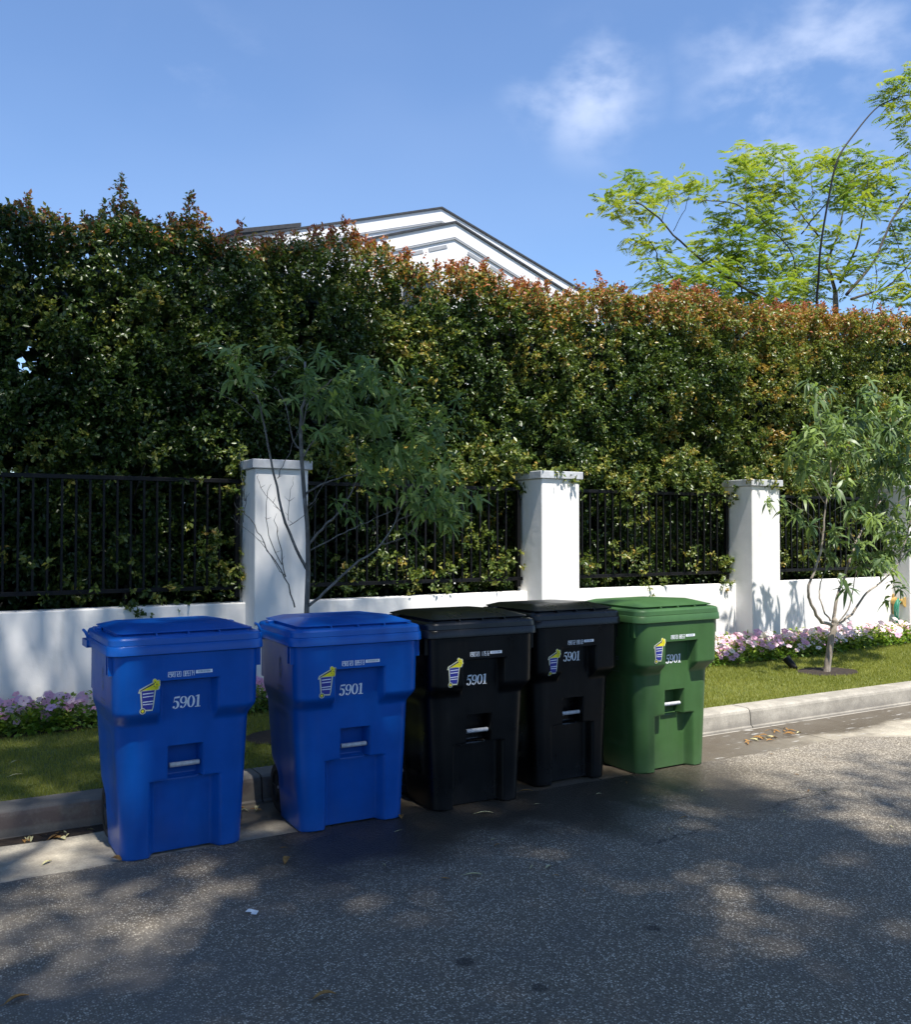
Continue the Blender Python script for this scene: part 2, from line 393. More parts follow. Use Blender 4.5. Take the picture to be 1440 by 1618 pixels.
# road: a sheet with an uneven edge where the asphalt laps over the gutter
xs = np.concatenate([np.linspace(-60,-2,30), np.arange(-1.9,14,.05), np.linspace(14.2,80,40)])
edge = 4.80 - .004*(xs-1) + .035*(fbm(xs*1.3, xs*0+3, 5)-.5) + .03*(fbm(xs*6, xs*0+9, 8)-.5)
edge = np.where(xs > 6.4, edge - .22*np.clip((xs-6.4)/.5,0,1) + .10*(fbm(xs*2.2, xs*0+1, 21)-.5)*np.clip((xs-6.4)/.5,0,1), edge)
V = [(x,-9.0,.006) for x in xs] + [(x,e,.006) for x, e in zip(xs, edge)] + [(x,e+.004,-.001) for x, e in zip(xs, edge)]
n = len(xs); Fc = [(i,i+1,n+i+1,n+i) for i in range(n-1)] + [(n+i,n+i+1,2*n+i+1,2*n+i) for i in range(n-1)]
tag(link('road', mesh('road', V, Fc, M['asphalt'])), kind='structure')
def slabs(name, partname, prof, cuts, mat, gap=.006):
    root = empty(name); tag(root, kind='structure')
    for a, b in zip(cuts[:-1], cuts[1:]):
        x0, x1 = a+gap, b-gap; k = len(prof)
        m_ = int(max(2, (x1-x0)/.25)); XS = np.linspace(x0, x1, m_)
        V = [(x, y + .006*(vnoise(np.array([x*1.7]), np.array([z*9.]))[0]-.5), z) for x in XS for (y, z) in prof]
        Fc = [(i*k+j, (i+1)*k+j, (i+1)*k+(j+1) % k, i*k+(j+1) % k) for i in range(m_-1) for j in range(k)]
        Fc += [tuple(range(k)), tuple(range((m_-1)*k+k-1, (m_-1)*k-1, -1))]
        o = link(partname, mesh(partname, V, Fc, mat, False), root)
        bm = bmesh.new(); bm.from_mesh(o.data); bmesh.ops.recalc_face_normals(bm, faces=bm.faces); bm.to_mesh(o.data); bm.free()
    return root
cuts = [-30,-18,-9,-4.3,-1.25,1.78,3.7,6.02,9.1,12.2,16,22,30,45,70]
slabs('gutter', 'gutter_slab', [(4.3,-.001),(5.44,-.001),(5.44,-.03),(4.3,-.03)], [c+.2 for c in cuts], M['gutter'], .004)
slabs('kerb', 'kerb_stone', [(5.425,-.02),(5.428,.012),(5.445,.02),(5.455,.128),(5.462,.146),(5.478,.157),(5.50,.160),(5.655,.160),(5.66,-.02)], cuts, M['kerb'], .005)
jb = MB(); jb.box(-30,70,5.47,5.65,-.02,.148); j = jb.build('kerb_joint_bed', M['joint']); tag(j, kind='structure')
def bed_y(x): return 7.33 + .035*max(0, x-7) + .05*math.sin(x*1.3)
xs = np.arange(-8,30,.2); byy = [bed_y(x) for x in xs]; n = len(xs)
V = [(x,5.655,.150) for x in xs] + [(x,b,.158) for x, b in zip(xs, byy)]
tag(link('lawn', mesh('lawn', V, [(i,i+1,n+i+1,n+i) for i in range(n-1)], M['turf'])), kind='structure')
V = [(x,b-.01,.152) for x, b in zip(xs, byy)] + [(x,8.3,.165) for x in xs]
tag(link('planting_bed', mesh('planting_bed', V, [(i,i+1,n+i+1,n+i) for i in range(n-1)], M['soil'])), kind='structure')
# grass blades
RINGS = ((8.33,6.48,.36,.27), (2.30,6.42,.33,.26))
N = 330000
gx = rng.uniform(-.6,15.5,N); gy = rng.uniform(5.645,8.2,N)
lim = np.interp(gx, xs, byy) + rng.normal(0,.02,N); keep = (gy < lim) & (rng.random(N) < np.clip(1.2-.06*gx, .35, 1))
for (cx,cy,a,b) in RINGS: keep &= ((gx-cx)/a)**2 + ((gy-cy)/b)**2 > 1+rng.normal(0,.06,N)
gx, gy = gx[keep], gy[keep]; N = len(gx)
h = rng.uniform(.014,.034,N)*(0.75+.6*fbm(gx*1.5, gy*1.5, 3)); an = rng.uniform(0,6.283,N); w = rng.uniform(.0014,.0026,N)*(1+.06*gx)
lean = rng.uniform(0,.9,N)*h; la = rng.uniform(0,6.283,N); z0 = .150+(gy-5.655)/1.7*.008
P = np.stack([gx,gy,z0],1); s_ = np.stack([np.cos(an),np.sin(an),0*an],1)*w[:,None]
T_ = P + np.stack([np.cos(la)*lean,np.sin(la)*lean,h],1)
V = np.stack([P-s_,P+s_,T_],1).reshape(-1,3); T = np.arange(3*N).reshape(N,3)
tn = np.clip(.45*fbm(gx*2.2, gy*2.2, 9)+.45*rng.random(N)+.1*fbm(gx*.7,gy*.7,4), 0, 1)
tag(link('grass', np_mesh('grass', V, T, M['grass'], tn)), 'short green turf between the kerb and the flower bed', 'grass', kind='stuff')
# round soil openings round the young trees, with their sunk rims
for i, (cx,cy,a,b) in enumerate(RINGS):
    m = MB(); K = 40
    ringp = [(cx+math.cos(2*math.pi*k/K)*a*(1+.05*math.sin(5*k)), cy+math.sin(2*math.pi*k/K)*b) for k in range(K)]
    m.add([(x,y,.1600) for x,y in ringp]+[(cx+(x-cx)*.5,cy+(y-cy)*.5,.156) for x,y in ringp]+[(cx,cy,.163)], [(k,(k+1)%K,K+(k+1)%K,K+k) for k in range(K)]+[(K+k,K+(k+1)%K,2*K) for k in range(K)])
    o = m.build('soil_ring', M['soil']); tag(o, kind='structure')

# ------------------------------------------------------------------ wall with pillars
PX = [-3.7,-.62,2.465,5.525,8.635,11.72,14.8,17.9]; PW = .49; PF = 7.77; WF = 8.04; WT = 1.012
wall = empty('boundary_wall', (0,8.1,0), label='low white stucco wall with square pillars and grey caps along the flower bed', cat='wall')
def wpart(mb, name, mat, par=wall, bev=.008):
    mb.V = [(x,y-8.1,z) for x,y,z in mb.V]; return bevel(mb.build(name, mat, par), bev)
for i, x in enumerate(PX):
    m = MB(); m.box(x,x+PW,PF,8.225,.10,2.205); p = wpart(m, 'pillar', M['stucco'], bev=.012)
    m = MB(); m.box(x-.030,x+PW+.032,PF-.026,8.235,2.205,2.285); wpart(m, 'pillar_cap', M['cap'], p, .006)
    if i < len(PX)-1:
        a, b = x+PW, PX[i+1]; m = MB(); K = 24
        X = np.linspace(a,b,K); F_ = WF+.006*(vnoise(X*1.1,X*0+2)-.5); Tp = WT+.010*(vnoise(X*1.3,X*0+5)-.5)
        V = [(xx,f,.10) for xx,f in zip(X,F_)]+[(xx,f,t) for xx,f,t in zip(X,F_,Tp)]+[(xx,8.24,t) for xx,t in zip(X,Tp)]+[(xx,8.24,.10) for xx in X]
        Fc = [(r*K+k,r*K+k+1,(r+1)*K+k+1,(r+1)*K+k) for r in range(3) for k in range(K-1)]
        m.add(V,Fc); wpart(m, 'wall_panel', M['stucco'], bev=.01)
# ------------------------------------------------------------------ iron fences between the pillars
FL = {0:('black iron railing on the low wall left of the frame edge pillar',),
      1:'black iron railing on the wall behind the leftmost blue bin',
      2:'black iron railing half hidden by the bare branched young tree behind the bins',
      3:'black iron railing on the wall behind the black and green bins',
      4:'black iron railing behind the leafy young tree at the right'}
for i in (1,2,3,4,5):
    a, b = PX[i]+PW, PX[i+1]; cy = 8.14
    r = empty('iron_fence', ((a+b)/2,cy,WT), label=FL.get(i,'black iron railing beyond the rightmost pillar'), cat='fence', group='railings between the pillars')
    L = (b-a)/2
    m = MB(); m.box(-L,L,-.02,.02,1.075,1.112); bevel(m.build('top_rail', M['iron'], r), .003)
    m = MB(); m.box(-L,L,-.02,.02,.118,.155); bevel(m.build('bottom_rail', M['iron'], r), .003)
    K = 21; pm = None
    for sx in (-1,1):
        m = MB(); m.box(-.02,.02,-.022,.022,.05,1.11); m.build('fence_post', M['iron'], r, loc=(sx*(L-.05),0,0))
    for k in range(K):
        x = -L+.10+(2*L-.20)*(k+1)/(K+1)
        if pm is None:
            m = MB(); m.box(-.009,.009,-.009,.009,.155,1.075); pm = m.build('picket', M['iron'], r, loc=(x,0,0)).data
        else: link('picket', pm, r, loc=(x,0,0))

# ------------------------------------------------------------------ leaves
def nrm(a): return a/np.maximum(np.linalg.norm(a, axis=-1, keepdims=True), 1e-9)
def leaves(P, D, Nn, L, W, fold=.25):
    """flat folded leaves: two triangles each"""
    D = nrm(D); S = nrm(np.cross(D, Nn)); Nn = nrm(np.cross(S, D)); L = L[:,None]; W = W[:,None]
    a = P; b = P+D*L*.45+S*W+Nn*W*fold; c = P+D*L-Nn*L*.12; d = P+D*L*.45-S*W+Nn*W*fold
    V = np.stack([a,b,c,d],1).reshape(-1,3); i = np.arange(len(P))*4
    T = np.stack([np.stack([i,i+1,i+2],1), np.stack([i,i+2,i+3],1)],1).reshape(-1,3)
    return V, T
def long_leaves(P, D, Nn, L, W, droop=.35):
    """lanceolate leaves bent downwards: 6 vertices, quads only"""
    D = nrm(D); S = nrm(np.cross(D, Nn)); Nn = nrm(np.cross(S, D)); L = L[:,None]; W = W[:,None]
    z = np.zeros_like(P); z[:,2] = -1
    def pt(t): return P + D*L*t + z*L*droop*t*t
    q = []
    for t, w in ((0,.12),(.3,.95),(.62,.85),(1,.03)):
        c = pt(t); q += [c-S*W*w+Nn*W*w*.3, c+S*W*w+Nn*W*w*.3]
    V = np.stack(q,1).reshape(-1,3); i = np.arange(len(P))*8
    T = np.stack([np.stack([i+2*k,i+2*k+1,i+2*k+3,i+2*k+2],1) for k in range(3)],1).reshape(-1,4)
    return V, T
def rdir(n, up=0.0):
    v = rng.normal(size=(n,3)); v = nrm(v); v[:,2] += up; return nrm(v)

# ------------------------------------------------------------------ hedge
hp = [(0,332),(60,350),(110,368),(150,360),(190,340),(240,365),(300,358),(350,385),(420,392),(480,372),(540,372),(600,398),(640,415),(700,428),(760,432),(800,450),(870,468),(905,460),(945,455),(1000,472),(1060,462),(1110,468),(1180,490),(1260,488),(1340,500),(1440,497)]
HX = [at(a,b,8.45).x for a,b in hp]; HZ = [at(a,b,8.45).z-.07 for a,b in hp]
def hedge_top(x): return np.interp(x, [-6]+HX+[20], [4.5]+HZ+[4.9])
NS = 29000
sx = rng.uniform(-1.2,15,NS); sx = np.where(rng.random(NS) < .12, rng.uniform(-9,22,NS), sx)
kind = rng.random(NS)
top = hedge_top(sx) + .10*(fbm(sx*2.5, sx*0+1, 4)-.5)
szn = rng.random(NS)
sz = 1.02 + (top-1.02)*szn
bulge = .26*fbm(sx*.9, sz*1.1, 31, 2)+.42*fbm(sx*3.1, sz*3.3, 33, 2)
front = 8.66 - bulge + np.where(sz < 2.25, .14, 0) - .10*np.clip((sz-2.3)/1.5, 0, 1)
depth = np.where(kind < .74, rng.exponential(.05,NS), rng.uniform(0,.9,NS))
isTop = kind > .90
sy = front + depth
sy = np.where(isTop, rng.uniform(8.30,9.5,NS), sy); sz = np.where(isTop, top-rng.exponential(.05,NS), sz)
# gaps where the sky shows through on the left, and holes deep in the hedge
hole = fbm(sx*1.9, sz*1.9, 77, 2)
keep = (rng.random(NS) < np.clip(1.25-1.3*np.clip((hole-.55)*4,0,1),.22,1))
gap1 = (np.abs((sx-at(40,570,8.7).x)/.10)**2+((sz-at(40,570,8.7).z)/.24)**2) < 1
keep &= ~(gap1 & (rng.random(NS) < .93))
sx,sy,sz,top,isTop = sx[keep],sy[keep],sz[keep],top[keep],isTop[keep]; NS = len(sx)
# spires of new growth standing above the top
sp = []
for (a,b,wd_) in [(190,280,.15),(302,308,.14),(45,312,.15),(20,330,.10),(85,345,.07),(270,345,.07),(350,362,.07),(165,330,.08),(215,325,.08),(380,352,.05),(545,345,.10),(560,352,.06),(500,360,.07),(640,400,.05),(765,412,.05),(735,405,.05),(690,422,.06),(850,448,.05),(945,432,.07),(985,452,.05),(1070,448,.09),(1040,455,.05),(1200,478,.06),(1300,478,.05),(1390,480,.06),(150,350,.05),(240,352,.06),(330,345,.05),(825,440,.05),(1130,462,.06)]:
    q = at(a,b,8.55); base = float(hedge_top(q.x))-.15; hgt = q.z-base
    for k in range(int(18+520*wd_*max(.3,hgt))):
        t_ = random.random()**1.1; r_ = wd_*(1-t_)*1.7+.012
        sp.append((q.x+random.gauss(0,.5)*r_, 8.55+random.gauss(0,.5)*r_, base+hgt*t_, t_))
for _ in range(230):
    px_ = random.uniform(0,1440); b_ = float(np.interp(px_,[h[0] for h in hp],[h[1] for h in hp])); q = at(px_,b_-random.uniform(2,20)*(1 if px_ < 1150 else .7),random.uniform(8.4,8.8)); base = q.z-random.uniform(.12,.25)
    for k in range(random.randint(5,16)):
        t_ = random.random(); r_ = .05*(1-t_)+.012
        sp.append((q.x+random.gauss(0,.6)*r_, q.y+random.gauss(0,.5)*r_, base+(q.z-base)*t_, t_))
sp = np.array(sp)
# each sprig: a short twig with ~15 leaves
def sprigs(x,y,z,outd,n,size,spread):
    K = len(x); P0 = np.stack([x,y,z],1)
    tw = nrm(outd+rng.normal(0,.45,(K,3)))
    P0 = np.repeat(P0,n,0); TW = np.repeat(tw,n,0); t_ = rng.random(K*n)
    off = rdir(K*n)*rng.random((K*n,1))*spread*.55
    P = P0+TW*(t_[:,None]-.35)*spread*1.5+off
    D = nrm(TW*.5+rdir(K*n,.05)); D[:,2] -= .18
    Nn = nrm(rdir(K*n,.35)+np.array([0,-.4,.25]))
    s = np.repeat(rng.uniform(.8,1.2,K),n)*size
    return P,D,Nn,s*rng.uniform(.75,1.25,K*n)
outd = np.stack([0*sx, np.where(isTop,-.1,-1.0), np.where(isTop,1.2,.25)],1)
P,D,Nn,S = sprigs(sx,sy,sz,outd,17,.046,.085)
hz_ = np.repeat(top-sz,17); xr = np.repeat(sx,17); zr = np.repeat(sz,17)
patch = np.repeat(fbm(sx*1.4, sz*1.4, 55),17); new = np.repeat((rng.random(NS) < .10+.25*(fbm(sx*1.7,sz*1.7,88)>.62)),17)
redp = np.clip(1-hz_/(.16+.30*np.clip((xr-3)/4,0,1)),0,1)*np.clip(.35+.65*(xr-1)/4,.35,1)
tn = .02+.40*patch+.20*rng.random(len(P))+new*.24+.05*np.clip((xr-3)/3,0,1)-.06*np.clip((3-xr)/3,0,1)  # sunlit right lightened and shaded left darkened in the leaf tint
isred = rng.random(len(P)) < redp*.60
tn = np.where(isred, .70+.30*rng.random(len(P))**1.4, np.minimum(tn+.10*np.clip((xr-4)/5,0,1)*(zr>2.2)+.10*np.clip((zr-3.2)/1.2,0,1)*(xr>3.6), .76))  # sunlit upper right of the hedge also lightened in the tint
V,T = leaves(P,D,Nn,S,S*.30)
hedge = empty('hedge', (6,8.9,.16), label='tall dense evergreen hedge with reddish new tips growing behind the white wall', cat='hedge')
def to_parent(V, par): return V-np.array(par.location)
o = link('foliage', np_mesh('foliage', to_parent(V,hedge), T, M['hedge'], np.repeat(tn,2)), hedge); tag(o, kind='stuff')
P,D,Nn,S = sprigs(sp[:,0],sp[:,1],sp[:,2],np.tile([0,0,1.0],(len(sp),1)),6,.042,.05)
tn = np.clip(np.repeat(.58+.42*sp[:,3],6)*rng.uniform(.7,1.1,len(P))+.12-.35*(rng.random(len(P)) < np.repeat(np.clip((3.2-sp[:,0])/2.5,.1,.6),6)),0,1)
V,T = leaves(P,D,Nn,S,S*.28)
o = link('new_growth', np_mesh('new_growth', to_parent(V,hedge), T, M['hedge'], np.repeat(tn,2)), hedge); tag(o, kind='stuff')
# large interior leaves that close the hedge behind the surface
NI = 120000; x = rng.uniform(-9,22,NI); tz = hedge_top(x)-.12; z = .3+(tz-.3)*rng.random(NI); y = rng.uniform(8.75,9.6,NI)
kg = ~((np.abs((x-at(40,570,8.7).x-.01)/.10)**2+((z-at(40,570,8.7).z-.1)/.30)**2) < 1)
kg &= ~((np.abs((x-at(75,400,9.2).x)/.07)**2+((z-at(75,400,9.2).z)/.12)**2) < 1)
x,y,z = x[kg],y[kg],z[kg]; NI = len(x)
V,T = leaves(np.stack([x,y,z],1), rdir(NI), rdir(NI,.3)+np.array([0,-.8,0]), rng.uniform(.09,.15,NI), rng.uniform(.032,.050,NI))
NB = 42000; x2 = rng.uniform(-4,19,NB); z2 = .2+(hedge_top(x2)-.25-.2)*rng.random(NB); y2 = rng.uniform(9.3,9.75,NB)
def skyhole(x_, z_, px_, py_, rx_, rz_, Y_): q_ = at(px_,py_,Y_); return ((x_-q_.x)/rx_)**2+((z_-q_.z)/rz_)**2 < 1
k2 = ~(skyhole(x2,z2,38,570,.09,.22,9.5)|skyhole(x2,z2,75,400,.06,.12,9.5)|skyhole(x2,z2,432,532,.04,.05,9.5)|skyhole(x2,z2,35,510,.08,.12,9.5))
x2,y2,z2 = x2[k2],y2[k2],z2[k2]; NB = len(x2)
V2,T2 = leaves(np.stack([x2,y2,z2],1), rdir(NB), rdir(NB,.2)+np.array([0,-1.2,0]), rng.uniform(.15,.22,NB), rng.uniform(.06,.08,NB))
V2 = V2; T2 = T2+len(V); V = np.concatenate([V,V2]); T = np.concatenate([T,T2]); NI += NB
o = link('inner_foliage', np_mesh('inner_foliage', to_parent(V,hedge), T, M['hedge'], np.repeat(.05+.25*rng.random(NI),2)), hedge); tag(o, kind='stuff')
m = MB()
for k in range(44):
    x = -8+k*.68+random.uniform(-.15,.15); y = 9.0+random.uniform(-.15,.15); p = [Vector((x,y,.1))]
    zt = float(hedge_top(x))-.4
    for j in range(1,8): p.append(Vector((x+random.gauss(0,.07)*j**.5,y+random.gauss(0,.06),.1+(zt-.1)*j/7)))
    m.tube(p,[.035-.004*j for j in range(8)],6)
    for j in range(2,7):
        for q in range(3):
            d = Vector((random.gauss(0,.5),-random.uniform(.1,.7),random.uniform(.1,.7))); m.tube([p[j],p[j]+d*.35,p[j]+d*.7+Vector((0,0,.1))],[.012,.008,.004],4)
m.V = [(a-6,b-8.9,c-.16) for a,b,c in m.V]
m.build('stems', M['barkdark'], hedge, smooth=True)
# hedge leaves that push through the railings and over the wall
tr = []
for (a,b,s,k) in [(355,905,24,40),(210,960,10,14),(345,860,22,20),(265,935,30,16),(640,890,34,16),(720,900,40,20),(755,850,26,16),(800,895,22,26),(670,915,24,16),(1015,885,26,22),(985,880,20,12),(1155,890,16,30),(1150,925,12,10),(930,890,14,16),(1095,880,24,12),(1040,930,26,10),(560,900,40,12),(895,768,12,10),(1240,880,18,10),(1290,880,20,10),(120,905,60,12),(60,860,50,10),(800,740,40,30),(1130,760,30,22),(1020,790,50,20),(760,700,50,20),(890,750,16,8),(1200,750,14,14),(1075,770,24,14)]:
    q = at(a,b,8.05 if b > 800 else 8.0)
    for _ in range(int(k)): tr.append((q.x+random.gauss(0,s/190),q.y+abs(random.gauss(0,.10)),q.z+random.gauss(0,s/300)))
for px_ in list(range(495,830,9))+list(range(922,1165,9))+list(range(1238,1440,9))+list(range(5,380,26)):
    c_ = 7 if px_ > 400 else 2
    dip = 18*math.sin(px_*.045)+12*math.sin(px_*.11)
    q = at(px_,752+dip+(8 if px_ > 900 else -8),8.05)
    for _ in range(c_): tr.append((q.x+random.gauss(0,.07),q.y+random.uniform(-.05,.2),q.z+random.gauss(.04,.09)))
for (px_,py_,n_) in [(880,745,10),(900,762,8),(1195,752,12),(1215,757,10),(1225,765,8),(1180,745,8),(470,716,6)]:
    q = at(px_,py_,7.76)
    for _ in range(n_): tr.append((q.x+random.gauss(0,.05),q.y+abs(random.gauss(0,.05)),q.z+random.gauss(0,.04)))
for (px_,py_,n_) in [(374,728,16),(376,752,12),(372,775,8),(826,750,10),(826,770,6),(1158,765,8)]:
    q = at(px_,py_,8.15)
    for _ in range(n_): tr.append((q.x+random.gauss(0,.03),q.y+random.gauss(0,.05),q.z+random.gauss(0,.05)))
tr = np.array(tr)
P,D,Nn,S = sprigs(tr[:,0],tr[:,1],tr[:,2],np.tile([0,-1,.1],(len(tr),1)),11,.046,.06)
V,T = leaves(P,D,Nn,S,S*.30)
o = link('trailing_shoots', np_mesh('trailing_shoots', to_parent(V,hedge), T, M['hedge'], np.repeat(np.clip(np.repeat(rng.uniform(.35,.68,len(tr)),11)+rng.uniform(-.08,.1,len(P)),0,.78),2)), hedge); tag(o, kind='stuff')

# ------------------------------------------------------------------ the house beyond the hedge
HY = 20.0
house = empty('house', (11,HY,0), label='white gabled house with a dark roof edge rising above the hedge', cat='house')
def hb(mb, name, mat, par=None, **k):
    mb.V = [(x-11,y-HY,z) for x,y,z in mb.V]; return mb.build(name, mat, par or house, **k)
def gable(Y, pk, lf, rt, depth, band, name):
    """pk, lf, rt: world (x,z) of peak and eaves"""
    m = MB(); V = [(lf[0],Y,0),(rt[0],Y,0),(rt[0],Y,rt[1]),(pk[0],Y,pk[1]),(lf[0],Y,lf[1])]
    V += [(x,Y+depth,z) for x,_,z in V]
    m.add(V, [(0,1,2,3,4),(9,8,7,6,5),(0,4,9,5),(1,6,7,2)]); w = hb(m, 'wall', M['housewhite'])
    # projecting rake boards and dark roof on top
    for (e, sgn) in ((lf,-1),(rt,1)):
        dx, dz = pk[0]-e[0], pk[1]-e[1]; Ln = math.hypot(dx,dz); ux, uz = dx/Ln, dz/Ln; nx, nz = -uz*(-sgn), ux*(-sgn)
        if nz < 0: nx, nz = -nx, -nz
        def band_box(o0,o1,y0,y1,ext=.35,part='rake_board',mat=M['housewhite'],s0=0,s1=None):
            s1_ = Ln if s1 is None else s1
            a0 = (e[0]-ux*ext+ux*s0, e[1]-uz*ext+uz*s0) if s1 is None else (e[0]+ux*s0, e[1]+uz*s0)
            a1 = (e[0]+ux*s1_, e[1]+uz*s1_)
            q = []
            for y in (y0,y1):
                for (ax,az),oo in ((a0,o0),(a1,o0),(a1,o1),(a0,o1)):
                    if s1 is None and ax == a1[0] and az == a1[1]:
                        q.append((pk[0], y, pk[1]+oo/nz))        # mitred at the peak
                    else: q.append((ax+nx*oo, y, az+nz*oo))
            b = MB(); b.add(q, [(0,1,2,3),(7,6,5,4),(0,4,5,1),(1,5,6,2),(2,6,7,3),(3,7,4,0)])
            return hb(b, part, mat)
        band_box(.004,.050,Y-.07,Y+depth+.2,part='roof',mat=M['roofdark'])
        band_box(-band,0,Y-.035,Y-.002)
        band_box(-band-.045,-band-.002,Y-.030,Y-.004,part='moulding_shadow',mat=M['shadow_window_grey'])  # grey strip painted in as the shadow line of a moulding
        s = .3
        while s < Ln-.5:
            band_box(-band-.205,-band-.125,Y-.012,Y-.003,part='modillion_shadow',mat=M['shadow_window_grey'],s0=s,s1=s+.50); s += .66  # grey dashes stand in for the shadows of modillions
    return w
pk = at(700,323,HY-.1); lf = at(385,368,HY-.1); rt = at(925,456,HY-.1)
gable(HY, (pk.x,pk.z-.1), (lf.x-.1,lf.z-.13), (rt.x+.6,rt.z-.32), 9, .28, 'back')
Y2 = 18.2; pk = at(722,345,Y2-.1); lf = at(560,376,Y2-.1); rt = at(905,462,Y2-.1)
sl = (pk.z-lf.z)/(pk.x-lf.x); lx = lf.x-2.3
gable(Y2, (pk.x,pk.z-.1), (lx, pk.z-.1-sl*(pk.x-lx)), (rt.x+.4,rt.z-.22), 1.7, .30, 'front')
m = MB(); q = at(430,362,21.5); q2 = at(476,352,21.5)
m.add([(q.x-.9,21.5,q.z-.25),(q2.x,21.5,q2.z-.1),(q2.x,24,q2.z+.35),(q.x-.9,24,q.z+.2),(q.x-.9,21.5,q.z-.15),(q2.x,21.5,q2.z),(q2.x,24,q2.z+.45),(q.x-.9,24,q.z+.3)],[(0,3,2,1),(4,5,6,7),(0,1,5,4),(1,2,6,5),(2,3,7,6),(3,0,4,7)])
hb(m, 'solar_panel', M['roofdark'])
q = at(668,436,18.1); m = MB(); m.box(q.x-.6,q.x+.35,18.1,18.19,q.z-1.2,q.z+.12); w_ = hb(m, 'window', M['shadow_window_grey'])
m = MB(); m.box(-.5+0,.25,-.03,-.005,-1.1,-.05); m.V = [(x+q.x-11,y+18.1-HY,z+q.z) for x,y,z in m.V]; m.build('window_pane', M['glass'], w_)

# ------------------------------------------------------------------ branch helper
def branch(m, pts, r0, r1, n=7, wob=.0, sub=4):
    """smooth tapered limb through points"""
    pts = [Vector(p) for p in pts]; out = []
    for i in range(len(pts)-1):
        p0, p1, p2, p3 = pts[max(i-1,0)], pts[i], pts[i+1], pts[min(i+2,len(pts)-1)]
        for k in range(sub):
            t = k/sub; out.append(.5*((2*p1)+(-p0+p2)*t+(2*p0-5*p1+4*p2-p3)*t*t+(-p0+3*p1-3*p2+p3)*t**3))
    out.append(pts[-1])
    out = [o+Vector((random.gauss(0,wob),random.gauss(0,wob),random.gauss(0,wob))) for o in out]
    k = len(out); m.tube(out, [r0+(r1-r0)*(i/(k-1))**.8 for i in range(k)], n)
    return out
def whorls(centres, par, lm, Llen, Wd, n_wh, n_lf, r, droop, tint, near_y):
    """leaves in whorls about the blob centres; the 300 nearest the camera become leaf parts"""
    P=[];D=[];L=[];Tn=[]
    for c in centres:
        c0 = Vector(c[:3]); sc = c[3] if len(c) > 3 else 1
        for _ in range(max(1,int(round(n_wh*sc)))):
            w = c0+Vector((random.gauss(0,r),random.gauss(0,r*1.1),random.gauss(0,r*.8)))
            ax = Vector((random.gauss(0,.6),random.gauss(0,.6)-.3,random.uniform(.1,1))).normalized(); tt = random.random()
            for k in range(n_lf):
                a = k*2.4+random.random()*.6; u = ax.orthogonal().normalized(); v = ax.cross(u)
                d = (u*math.cos(a)+v*math.sin(a))*1.0+ax*random.uniform(-.15,.85)
                P.append(w+ax*random.uniform(-.06,.02)); D.append(d); L.append(Llen*random.uniform(.65,1.15)); Tn.append(min(1,max(0,tint*.2+.55*tt+.35*random.random()-.1)))
    P = np.array(P); D = nrm(np.array(D)); L = np.array(L); Tn = np.array(Tn)
    Nn = nrm(np.tile([0,-.35,1.0],(len(P),1))+rng.normal(0,.35,(len(P),3)))
    order = np.argsort(P[:,1]+rng.normal(0,.1,len(P))); first = order[:300]; rest = order[300:]
    loc = np.array(par.location)
    V,T = long_leaves(P[rest]-loc,D[rest],Nn[rest],L[rest],L[rest]*Wd,droop)
    o = link('foliage', np_mesh('foliage', V, T, lm, np.repeat(Tn[rest],3)), par); tag(o, kind='stuff')
    var = []
    for k in range(10):
        V,T = long_leaves(np.zeros((1,3)),np.array([[1.,0,0]]),np.array([[0.,0,1]]),np.array([1.]),np.array([Wd]),.0)
        V = V.copy(); V[:,2] -= (.12+.05*(k%4))*V[:,0]**2; V[:,1] += (.03*((k%3)-1))*V[:,0]**2*2
        var.append(np_mesh('leaf', V, T, lm, np.full(3,k/9.)))
    for i in first:
        d = Vector(D[i]); d.z -= droop*.5; d.normalize(); nn = Vector(Nn[i]); s = d.cross(nn).normalized(); nn = s.cross(d)
        Mx = Matrix((d,-s,nn)).transposed().to_4x4()
        o = link('leaf', var[min(9,int(Tn[i]*10))], par); o.matrix_local = Matrix.Translation(Vector(P[i]-loc)) @ Mx @ Matrix.Scale(L[i],4)

